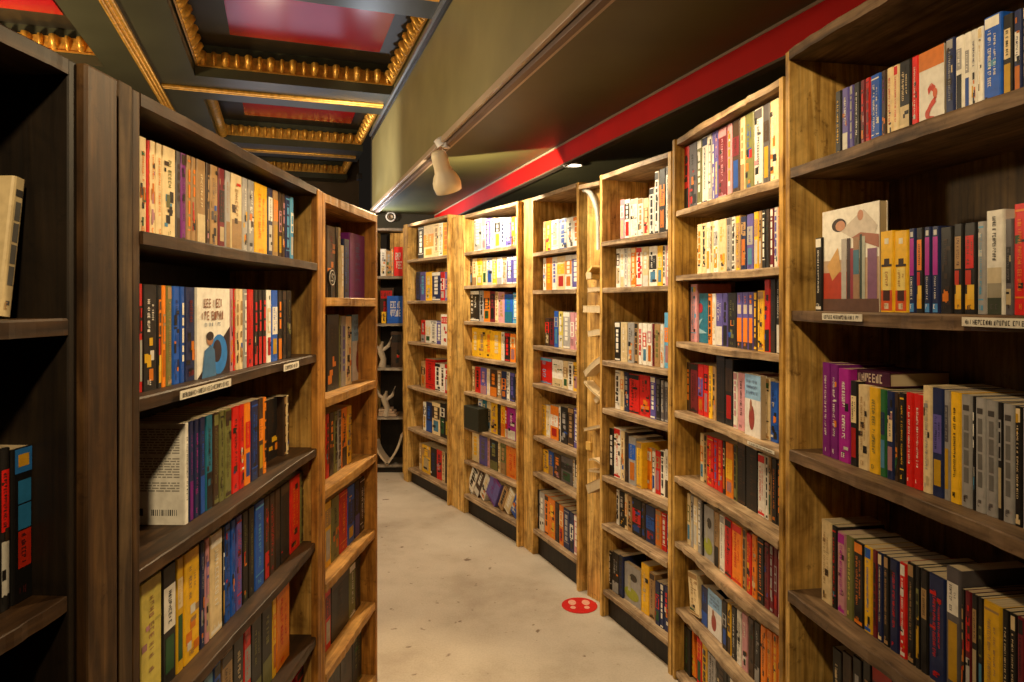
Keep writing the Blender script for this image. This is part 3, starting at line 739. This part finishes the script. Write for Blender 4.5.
# ---- narrow panel with open books fixed to it, between two bookcases
zL, zR = 3.47, 3.30
PA = Vector((ray_u(582.5) * zL, zL, 0)); PB = Vector((ray_u(600.5) * zR, zR, 0)) + Vector((.03, .035, 0))
PA = PA + Vector((.012, 0.0, 0)); d = (PB - PA).normalized(); nn = Vector((-d.y, d.x, 0)); Wn = (PB - PA).length
ang = math.atan2(d.y, d.x)
npanel = empty('display_panel', PA + nn * .015, ang); topz = 2.10
MB().box(0, Wn, 0, .02, 0, topz).build('board', M_panel, npanel, .002)
MB().box(0, Wn, -.055, -.0005, topz - .03, topz - .008).build('cap', M_shelf, npanel, .002)
tag(npanel, 'narrow golden panel between two bookcases with open books fixed on it', 'panel')
def pt_panel(px, py, y):
    P = PA + nn * (.015 + y); u = ray_u(px); t = (u * P.y - P.x) / (d.x - u * d.y)
    return t, height_at(py, (P + d * t).y)
# white paper arch
m = MB(); pts = []
for px, py in ((583.5, 190), (587, 190.5), (591, 194), (594.5, 201), (597, 210), (598.3, 222), (598.5, 236), (598.2, 250)):
    t, z = pt_panel(px, py, -.03); pts.append((t, -.03, z))
m.tube(pts, [.012, .013, .014, .014, .013, .012, .011, .009], 8, (.40, .39, .36)); o = m.build('paper_arch', M_print); o.matrix_world = npanel.matrix_world if False else Matrix.Translation(PA + nn * .015) @ Matrix.Rotation(ang, 4, 'Z')
tag(o, 'curved white paper arch hung at the top of the narrow panel', 'paper sculpture')
MP = Matrix.Translation(PA + nn * .015) @ Matrix.Rotation(ang, 4, 'Z')
def fixed_book(p0, p1, th, dep, col, label, name='fixed_book', bend=0.0):
    """a book fixed by its back edge, seen along its fore edge; p0,p1 pixel ends of its front line"""
    t0, z0 = pt_panel(*p0, -dep); t1, z1 = pt_panel(*p1, -dep)
    t0 = max(t0, -.02); t1 = min(t1, Wn + .03)
    o = empty(name); o.matrix_world = MP @ Matrix.Translation((t0, 0, z0))
    L = math.hypot(t1 - t0, z1 - z0); an = -math.atan2(z1 - z0, t1 - t0)
    Mr = Matrix.Rotation(an, 4, 'Y')
    c = MB(); n = 8
    def slab(za, zb, colr, mb, x0=0, x1=L, y0=-dep, y1=-.001):
        vs, fs = [], []
        for i in range(n + 1):
            x = x0 + (x1 - x0) * i / n; w = bend * sin(pi * i / n)
            vs += [(x, y0, za + w), (x, y0, zb + w), (x, y1, zb + w), (x, y1, za + w)]
        for i in range(n):
            for j in range(4):
                a, b = i * 4 + j, i * 4 + (j + 1) % 4
                fs.append((a, a + 4, b + 4, b))
        fs += [(0, 1, 2, 3), (n * 4 + 3, n * 4 + 2, n * 4 + 1, n * 4)]
        mb.add(vs, fs, colr, False, Mr)
    slab(-th, -th + .002, col, c); slab(-.002, 0, col, c)
    c.build('cover', M_print, o)
    p = MB(); slab(-th + .002, -.002, (1, 1, 1), p, .003, L - .003, -dep + .001, -.002); p.build('page_block', M_page, o)
    tag(o, label, 'book', 'open books fixed to the narrow panel'); return o
PC = (.62, .47, .24)
fixed_book((587, 288), (600.5, 286.5), .022, .06, (.45, .33, .2), 'small brown ledge book fixed below the folded one, narrow panel')
fixed_book((582.5, 305.5), (600.5, 306), .034, .07, PC, 'cream book jutting level across the whole narrow panel')
fixed_book((587, 331), (600.5, 328.5), .030, .06, PC, 'short cream book fixed under the level one, narrow panel')
fixed_book((583, 372), (601, 355.5), .028, .07, (.70, .58, .38), 'steeply slanted pale book rising towards the next bookcase, narrow panel', bend=.006)
fixed_book((584, 381), (600.5, 397), .010, .06, (.66, .52, .30), 'thin page fan sloping down below the steep pale book', bend=-.006)
fixed_book((593, 399), (600.5, 391), .030, .05, (.55, .42, .22), 'crumpled paper block beside the sloping page fan')
fixed_book((583, 428), (600.5, 424), .018, .07, (.55, .36, .14), 'thin brown ledge book halfway down the narrow panel')
fixed_book((588, 459), (600.5, 463), .010, .06, (.66, .50, .28), 'wavy open pages near the low end of the narrow panel', bend=.012)
fixed_book((588, 469), (600.5, 470.5), .014, .05, (.45, .30, .14), 'dark ledge book right under the wavy pages')
fixed_book((585, 485), (601, 477.5), .045, .07, (.34, .24, .15), 'lowest brown slanted book on the narrow panel')
# folded book near the top: two wings
t, z = pt_panel(589, 275, -.05); o = empty('folded_book'); o.matrix_world = MP @ Matrix.Translation((t, -.05, z)); m = MB()
Lw = .062
for a, l in ((R(42), Lw), (R(-8), Lw * .5)):
    Mr = Matrix.Rotation(-a, 4, 'Y'); m.box(0, l, -.02, .048, -.006, .006, (.70, .48, .16), Mr)
m.box(0, .045, -.018, .047, -.024, .0, (.70, .48, .16)); m.build('cover', M_print, o)
m = MB(); m.box(.004, .043, -.022, -.019, -.02, .012); m.build('page_block', M_page, o)
tag(o, 'folded yellow-cream book above the brown ledge book, narrow panel', 'book', 'open books fixed to the narrow panel')
t, z = pt_panel(588, 446, -.012); o = MB().box(-.018, .018, -.012, -.0005, -.02, .02, (.70, .45, .12)).build('note_card', M_print); o.matrix_world = MP @ Matrix.Translation((t, 0, z))
tag(o, 'small square yellow card on the narrow panel', 'card')

# ---- things in the dark alcove case
B = BAYS['A0']
def alc(px, k, sb=.03): return B.t_at(px, sb), B.H[k]
def simple_book(px0, px1, ytop, k, base, acc, label, fo=False, sb=.03, art=None, D=None):
    t0, t1 = B.t_at(px0, sb), B.t_at(px1, sb); hh = height_at(ytop, B.depth_at(t0, sb)) - B.H[k]; rng = random.Random(px0)
    cv, pg, lt = book_meshes(t1 - t0 - .001, D or (.03 if fo else .13), hh, base, acc, rng, fo, False, cover=art)
    o = empty('paperback'); o.matrix_world = case_matrix(B, t0, sb, B.H[k] + .001)
    cv.build('cover', M_print, o); pg.build('page_block', M_page, o)
    if lt.f: lt.build('cover_lettering' if fo else 'spine_lettering', M_print, o)
    tag(o, label, 'book', 'books in the dark alcove')
simple_book(380.5, 386, 249, 1, 'w', 'a', 'white rounded book on the alcove top shelf')
simple_book(386, 391.5, 251, 1, 't', 'a', 'grey-brown book beside the white one, alcove top shelf')
simple_book(391.5, 393.5, 249, 1, 'c', 'o', 'slim cream book touching the red one, alcove top shelf')
simple_book(394, 403.5, 247, 1, 'r', 'w', 'red cover facing out on the alcove top shelf', True, art='letters')
simple_book(387, 403, 296, 2, 'b', 'w', 'bright blue book with white letters facing out in the alcove', True, art='letters')
simple_book(381.5, 386, 312, 2, 'y', 'd', 'small ochre book beside the blue one in the alcove')
simple_book(380, 393, 288, 2, 'd', 'r', 'dark brown book leaning behind the blue one in the alcove', True, sb=.12)
simple_book(391, 402, 332, 3, 'd', 'k', 'brown cover facing out on the third alcove shelf', True, sb=.08)
t0_, t1_ = B.t_at(390, .13), B.t_at(404, .13)
MB().box(t0_, t1_, .13, .15, B.H[1] + .001, B.H[0] - .03).build('inner_board', M_panel, B.root, .002)
# paper figures on third and fourth shelves, open book on the lowest
def paper_figure(px, k, sc, label, seed):
    t, z = B.t_at(px, .05), B.H[k]; o = empty('paper_figure'); o.matrix_world = case_matrix(B, t, .05, z + .001); rng = random.Random(seed)
    m = MB(); m.tube([(0, 0, 0), (.01 * sc, 0, .06 * sc), (-.015 * sc, 0, .13 * sc), (.005 * sc, 0, .19 * sc)], [.03 * sc, .022 * sc, .026 * sc, .008 * sc], 8, (.36, .29, .21)); m.build('body', M_print, o)
    for s in (-1, 1):
        m = MB(); m.tube([(0, 0, .12 * sc), (s * .05 * sc, -.01, .16 * sc), (s * .075 * sc, -.02, .23 * sc)], [.012 * sc, .014 * sc, .005 * sc], 6, (.42, .35, .27)); m.build('wing', M_print, o)
    tag(o, label, 'paper sculpture')
paper_figure(382, 3, 1.2, 'pale folded paper figure on the third alcove shelf', 1)
paper_figure(386, 4, 1.15, 'white folded paper figure on the fourth alcove shelf', 2)
m = MB()
t = B.t_at(381, .05)
for i in range(3): m.box(0, .16 - .02 * i, -.02, .12, .001 + .022 * i, .02 + .022 * i, (.42, .30, .20), Matrix.Rotation(R(3 * i - 2), 4, 'Z'))
o = m.build('paper_stack', M_print, None, .003); o.matrix_world = case_matrix(B, t - .02, .05, B.H[4]); tag(o, 'low stack of curled brown papers on the fourth alcove shelf', 'papers')
o = empty('open_book'); t = B.t_at(388.5, .04); o.matrix_world = case_matrix(B, t, .04, B.H[5] + .012)
for s, a in ((-1, R(60)), (1, R(64))):
    m = MB(); L = .29 if s > 0 else .22; n = 8; vs, fs = [], []
    for i in range(n + 1):
        q = i / n; x = s * L * q * cos(a) + s * .02 * sin(pi * q); z = L * q * sin(a)
        vs += [(x - .010, -.06, z), (x + .010, -.06, z), (x + .010, .10, z), (x - .010, .10, z)]
    for i in range(n):
        for j in range(4): fs.append((i * 4 + j, i * 4 + (j + 1) % 4, i * 4 + 4 + (j + 1) % 4, i * 4 + 4 + j))
    fs += [(0, 3, 2, 1), (n * 4, n * 4 + 1, n * 4 + 2, n * 4 + 3)]
    m.add(vs, fs, (.52, .42, .30)); m.build('page_block', M_print, o)
MB().box(-.012, .012, -.06, .10, -.011, .01, (.3, .22, .14)).build('spine', M_print, o)
tag(o, 'open book standing with its pages spread in a V, lowest alcove shelf', 'book', 'books in the dark alcove')

# ------------------------------------------------------------------ room shell
ZB, ZS, ZL = EYE + 1.775, EYE + .95, EYE + .825
CB, CRD = .934, 1.605
def hbox(m, c0, c1, a0_, a1_, z0, z1):
    vs = [hall(c0, a0_, z0), hall(c1, a0_, z0), hall(c1, a1_, z0), hall(c0, a1_, z0), hall(c0, a0_, z1), hall(c1, a0_, z1), hall(c1, a1_, z1), hall(c0, a1_, z1)]
    m.add(vs, [(0, 3, 2, 1), (4, 5, 6, 7), (0, 1, 5, 4), (1, 2, 6, 5), (2, 3, 7, 6), (3, 0, 4, 7)])
    return m
AN, AF, CL, CRT = -2.0, 10.4, -4.4, 3.1
structure(hbox(MB(), CL - .1, CRT + .1, AN - .1, AF + .1, -.05, 0).build('floor', M_floor))
structure(hbox(MB(), CB, CB + .06, AN, 7.3, ZS, ZB + .5).build('wall_bulkhead', M_olive))
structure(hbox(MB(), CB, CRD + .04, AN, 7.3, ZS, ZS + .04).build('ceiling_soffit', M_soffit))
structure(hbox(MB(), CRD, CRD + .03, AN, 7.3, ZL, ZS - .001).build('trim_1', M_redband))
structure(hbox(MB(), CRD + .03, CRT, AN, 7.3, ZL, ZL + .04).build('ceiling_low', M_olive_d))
structure(hbox(MB(), CRD - .004, CRD, AN, 7.3, ZS - .012, ZS - .001).build('trim_2', M_rail))
structure(hbox(MB(), CRD - .006, CRD + .03, AN, 7.3, ZL - .010, ZL).build('trim_3', M_plainwall))
structure(hbox(MB(), CB, CRT, 7.3, 7.4, 0, ZB + .5).build('wall_far', M_darkwall))
structure(hbox(MB(), CRT, CRT + .1, AN, 7.4, 0, ZB).build('wall_right', M_plainwall))
structure(hbox(MB(), CL - .1, CL, AN, AF, 0, ZB + .6).build('wall_left', M_plainwall))
structure(hbox(MB(), CL - .1, CB + .2, AF, AF + .1, 0, ZB + .6).build('wall_back', M_plainwall))
structure(hbox(MB(), CL - .1, CRT + .1, AN - .1, AN, 0, ZB + .6).build('wall_near', M_plainwall))
# slim metal strip along the top edge of the bulkhead
structure(hbox(MB(), CB - .03, CB - .001, AN, 7.3, ZB - .02, ZB + .005).build('trim_4', paint('dull_metal', (.35, .34, .32), .35, .5, .05, metallic=.7)))
structure(hbox(MB(), CB - .014, CB - .001, AN, 7.3, ZB - .06, ZB - .021).build('trim_5', M_black))
# coffered ceiling
beam = MB()
c_edges = [(CL, -3.55), (-1.25, -.626)]; a_edges = [(AN, -1.05), (1.25, 1.9), (3.55, 4.2), (5.85, 6.5), (8.15, 8.8), (AF - .3, AF)]
for c0, c1 in c_edges: hbox(beam, c0, c1, AN, AF, ZB, ZB + .30)
for a0_, a1_ in a_edges:
    hbox(beam, -3.55, -1.25, a0_, a1_, ZB, ZB + .30); hbox(beam, -.626, CB - .001, a0_, a1_, ZB, ZB + .30)
structure(beam.build('ceiling', M_beam))
structure(hbox(MB(), CL, CB, AN, AF, ZB + .301, ZB + .36).build('ceiling_top', M_coffer))
kt = 6
def tooth_run(m, p0, p1, inward, z0, z1):
    """egg-shaped teeth along a coffer side"""
    p0, p1 = Vector(p0), Vector(p1); L = (p1 - p0).length; u = (p1 - p0).normalized(); n = Vector(inward).normalized()
    st = .085; k = int(L / st); st = L / k
    m.add([p0 + Vector((0, 0, z0)), p1 + Vector((0, 0, z0)), p1 + Vector((0, 0, z1)), p0 + Vector((0, 0, z1))] , [(0, 1, 2, 3)])
    for i in range(k):
        c = p0 + u * (st * (i + .5)); N = 7; vs, fs = [], []
        wide = st * (.36 if i % 2 == 0 else .22)
        for r_, (zz, out, wd) in enumerate(((z1, .065, 1), (z1 - .25 * (z1 - z0), .075, 1.0), (z0 + .3 * (z1 - z0), .05, .9), (z0, .02, .55))):
            for q in range(N):
                w = pi * q / (N - 1)
                vs.append(c + u * (-cos(w) * wide * wd) + n * (sin(w) * out * (1 if i % 2 == 0 else .7)) + Vector((0, 0, zz)))
        for r_ in range(3):
            for q in range(N - 1): fs.append((r_ * N + q, r_ * N + q + 1, (r_ + 1) * N + q + 1, (r_ + 1) * N + q))
        fs.append(tuple(3 * N + q for q in range(N)))
        m.add(vs, fs, smooth=True)
    # fillet below
    vs = [p0 + Vector((0, 0, z0 - .012)), p1 + Vector((0, 0, z0 - .012)), p1 + Vector((0, 0, z0)), p0 + Vector((0, 0, z0))]
    vs += [v + n * .012 for v in vs]
    m.add(vs, [(0, 1, 5, 4), (4, 5, 6, 7), (7, 6, 2, 3)])
def coffer(c0, c1, a0_, a1_, half_left=False):
    global kt
    m = MB(); z0, z1 = ZB + .085, ZB + .185; e = .012
    ps = [hall(c0 + e, a0_ + e, 0), hall(c1 - e, a0_ + e, 0), hall(c1 - e, a1_ - e, 0), hall(c0 + e, a1_ - e, 0)]
    tooth_run(m, ps[3], ps[2], -AX, z0, z1); tooth_run(m, ps[2], ps[1], -CR, z0, z1)
    if half_left:
        m.tube([hall(c0 + .04, a0_ + .02, ZB + .09), hall(c0 + .04, a1_ - .02, ZB + .09)], .05, 12)
    else: tooth_run(m, ps[0], ps[3], CR, z0, z1)
    structure(m.build(f'trim_{kt}', M_gold)); kt += 1
    p = structure(hbox(MB(), c0 + .28, c1 - .17, a0_ + .40, a1_ - .36, ZB + .222, ZB + .25).build('ceiling_panel', M_redgloss))
    q = hbox(MB(), c0, c1, a0_, a1_, ZB + .25, ZB + .28).build('ceiling_recess', M_coffer); structure(q)
cl, cr = (-3.55, -1.25), (-.626, CB - .004)
for (a0_, a1_) in ((4.2, 5.85), (6.5, 8.15), (8.8, AF - .3)):
    coffer(*cr, a0_, a1_, half_left=a0_ > 6)
coffer(*cl, 4.2, 5.85)
coffer(*cl, 1.9, 3.55); coffer(*cr, 1.9, 3.55)
coffer(*cl, 6.5, 8.15)
# gilded ribs down the middle of the beams
def rib(p0, p1, side):
    global kt
    m = MB(); s = Vector(side)
    for o_, r_ in ((-.028, .017), (.028, .017), (0, .012)):
        m.tube([Vector(p0) + s * o_, Vector(p1) + s * o_], r_, 8)
    structure(m.build(f'trim_{kt}', M_gold)); kt += 1
rib(hall(-.955, AN, ZB - .006), hall(-.955, AF, ZB - .006), CR)
for a_ in (6.18, 8.48, 3.87): rib(hall(-.90, a_, ZB - .006), hall(CB - .05, a_, ZB - .006), AX)

# window in the far end of the hall (daylight) behind the bookcases
w = structure(hbox(MB(), -.75, .90, AF - .03, AF - .02, .45, 2.25).build('window_1', glow('daylight_glass', (.60, .70, 1.0), .9)))
fr = MB()
for c_ in (-.75, .08, .90): hbox(fr, c_ - .03, c_ + .03, AF - .07, AF - .031, .40, 2.30)
for z_ in (.42, 1.6, 2.28): hbox(fr, -.75, .90, AF - .069, AF - .032, z_ - .03, z_ + .03)
structure(fr.build('window_frame', M_white, w))

# ------------------------------------------------------------------ lamp track and fittings
tr = empty('lighting_track', hall(CB + .02, 2.6, ZS)); tag(tr, 'long beige lamp track fixed along the bulkhead edge', 'track')
Mi = Matrix.Translation(-(hall(CB + .02, 2.6, ZS)))
hbox(MB(), CB - .028, CB - .004, AN + .1, 7.25, ZS - .006, ZS + .028).build('rail', M_rail, tr, .003, M=Mi)
hbox(MB(), CB + .001, CB + .03, AN + .1, 7.25, ZS - .026, ZS - .001).build('groove', paint('rail_shadow_brown', (.12, .07, .045), .5), tr, .002, M=Mi)
hbox(MB(), CB + .031, CB + .05, AN + .1, 7.25, ZS - .018, ZS - .001).build('lip', M_rail, tr, .002, M=Mi)
# spotlight: swivel and bell-shaped shade
zc = 4.05
def PX(px, py, z): return Vector((ray_u(px) * z, z, height_at(py, z)))
sp = empty('spotlight', PX(441, 141, zc))
top, mid, neck, rim = PX(437.5, 151, zc), PX(442, 172, zc + .05), PX(443, 176, zc + .06), PX(449, 191, zc + .10)
def loc(p): return Vector(p) - sp.location
axis = (rim - top).normalized()
m = MB(); L = (rim - top).length
prof = [(0, .0), (0, .034), (.05, .044), (.12, .048), (.42, .050), (.52, .056), (.60, .070), (.72, .082), (.85, .086), (1.0, .080), (1.0, .072), (.8, .074), (.6, .05)]
m.tube([loc(top + axis * (L * a)) for a, r_ in prof], [max(r_, .001) for a, r_ in prof], 28, cap=False); m.build('shade', M_cream, sp)
m = MB(); m.tube([loc(PX(439, 139, zc)), loc(PX(443, 146, zc))], .034, 14); m.tube([loc(PX(446, 140, zc - .01)), loc(PX(446, 148, zc - .01))], .022, 12); m.build('swivel', M_white, sp, .004)
m = MB(); m.tube([loc(top + axis * L * .7), loc(top + axis * L * .78), loc(top + axis * L * .9)], [.02, .035, .02], 12); m.build('bulb', M_white, sp)
tag(sp, 'cream bell-shaped spotlight hanging from the lamp track', 'lamp')
# recessed downlight in the low ceiling
zd = .825 * F / (HZ - 164); c_ = Vector((ray_u(573) * zd, zd, ZL))
dl = empty('downlight', c_); m = MB(); n = 24
m.tube([(.055 * cos(2 * pi * k / n), .055 * sin(2 * pi * k / n), -.004) for k in range(n + 1)], .008, 6); m.build('trim_ring', M_white, dl)
m = MB(); m.add([(.052 * cos(2 * pi * k / n), .052 * sin(2 * pi * k / n), -.003) for k in range(n)], [tuple(range(n))[::-1]]); m.build('lens', glow('lit_lens', (1, .86, .66), 5), dl)
tag(dl, 'small recessed downlight glowing in the low ceiling above the bookcases', 'lamp')
# round fixture on the dark end wall
dn = Vector(AX); u = Vector((ray_u(390.5), 1, 0)); k_ = 7.27 / u.dot(AX); p = u * k_; p.z = height_at(217, p.y)
rf = empty('wall_fixture', p, math.atan2(CR.y, CR.x)); m = MB()
m.tube([(.046 * cos(2 * pi * k / 28), -.02, .046 * sin(2 * pi * k / 28)) for k in range(29)], .009, 8); m.build('ring', M_white, rf)
MB().tube([(0, .0, 0), (0, -.03, 0)], [.03, .022], 16).build('eye', M_rail, rf); MB().box(-.045, .045, -.03, .025, .046, .066).build('bracket', M_white, rf, .003)
tag(rf, 'small round pale fixture on the dark end wall above the alcove', 'wall fixture')
# small dark sensor on bulkhead
u = Vector((ray_u(359), 1, 0)); k_ = (CB - .02) / u.dot(CR); p = u * k_; p.z = height_at(177, p.y)
o = MB().box(-.07, .07, -.03, .025, -.035, .035).build('sensor_box', M_black, None, .006); o.location = p; o.rotation_euler = (0, 0, math.atan2(AX.y, AX.x))
tag(o, 'small black box high on the olive bulkhead near its end', 'box')
# round red floor sticker with two footprints
zf = EYE * F / (605.6 - HZ); st = empty('floor_sticker', (ray_u(579.5) * zf, zf, 0.0008)); r_ = .088; n = 40
m = MB(); m.add([(r_ * cos(2 * pi * k / n), r_ * sin(2 * pi * k / n), z) for z in (0, .0012) for k in range(n)], [tuple(range(n, 2 * n))] + [(k, (k + 1) % n, n + (k + 1) % n, n + k) for k in range(n)], (.55, .008, .006)); m.build('disc', M_stick, st)
m = MB()
for s in (-1, 1):
    for cy, ry, rx in ((.03, .03, .02), (-.025, .017, .014)):
        m.add([(s * .034 + rx * cos(2 * pi * k / 16), cy + ry * sin(2 * pi * k / 16), .0018) for k in range(16)], [tuple(range(16))], (.72, .34, .24))
m.build('footprint_marks', M_stick, st)
tag(st, 'round red floor sticker with pale footprints on the concrete', 'sticker')

# ------------------------------------------------------------------ lights
WARM = (1.0, .745, .41)
def spot(loc_, target, power, angle, blend=.5, size=.06, col=WARM):
    l = bpy.data.lights.new('spot_beam', 'SPOT'); l.energy = power; l.spot_size = R(angle); l.spot_blend = blend; l.shadow_soft_size = size; l.color = col
    o = bpy.data.objects.new('spot_beam', l); link(o); o.location = loc_
    o.rotation_euler = (Vector(target) - Vector(loc_)).to_track_quat('-Z', 'Y').to_euler(); return o
mouth = rim + axis * .03
def rail_at(a): return hall(CB + .03, a, ZS - .14)
hn = Vector((.37, .93, 0)).normalized(); tau = R(38)
SOFT = (1.0, .82, .56)
spot(mouth, mouth + hn * cos(tau) + Vector((0, 0, -sin(tau))), 70, 179, .03, .02, SOFT)
spot(rail_at(5.5), (-.62, 5.3, 1.5), 40, 70, .6, col=SOFT)
spot(rail_at(3.0), (.52, 3.1, 1.65), 72, 100, .9, col=SOFT)
spot(rail_at(2.0), (.78, 2.2, 1.65), 48, 100, .9)
spot(rail_at(1.6), (-.72, 1.5, 1.62), 80, 80, .8)
spot(rail_at(3.4), (-.6, 2.3, .9), 140, 70, .6)
spot(hall(.84, 7.15, 2.12), hall(1.15, 6.7, 2.45), 60, 100, .9, .05, (.82, .90, 1.0))
spot(hall(-.9, 5.6, 2.0), hall(.93, 6.5, 2.75), 300, 62, .9, .1, (1, .88, .74))
spot((-.25, .35, 2.6), (.68, 1.85, 1.58), 92, 84, .95)
spot((.1, -.5, 2.6), (-.55, 2.0, 1.2), 80, 44, .8)
spot((.1, -.5, 2.6), (-.58, .95, 1.45), 62, 70, .9)
# hall lamp grazing the gilded teeth, plus bodiless fill added for bulkhead and spotlight shade
def pt(loc_, power, col=WARM, size=.15):
    l = bpy.data.lights.new('lamp_and_fill_glow', 'POINT'); l.energy = power; l.color = col; l.shadow_soft_size = size
    o = bpy.data.objects.new('lamp_and_fill_glow', l); link(o); o.location = loc_; return o
pt(hall(-2.2, 4.9, 2.4), 170); pt(hall(-.1, 7.0, 2.3), 16, (1, .8, .55)); pt(hall(-.5, 4.3, 2.2), 10); pt(hall(.1, 3.2, 2.35), 13, (1, .84, .62))

wd = bpy.data.worlds.new('World'); scn.world = wd; wd.use_nodes = True
wd.node_tree.nodes['Background'].inputs[0].default_value = (1, .8, .6, 1); wd.node_tree.nodes['Background'].inputs[1].default_value = .01

# ------------------------------------------------------------------ camera and view
cd = bpy.data.cameras.new('Camera'); cam = bpy.data.objects.new('Camera', cd); link(cam)
cam.location = (0, 0, EYE); cam.rotation_euler = (pi / 2, 0, 0)
cd.sensor_width = 36; cd.lens = F * 36 / 1024; cd.shift_y = -(341 - HZ) / 1024; cd.clip_start = .02
scn.camera = cam
scn.view_settings.view_transform = 'Standard'; scn.view_settings.look = 'None'; scn.view_settings.gamma = 1; scn.view_settings.use_curve_mapping = False
scn.view_settings.exposure = 0.0
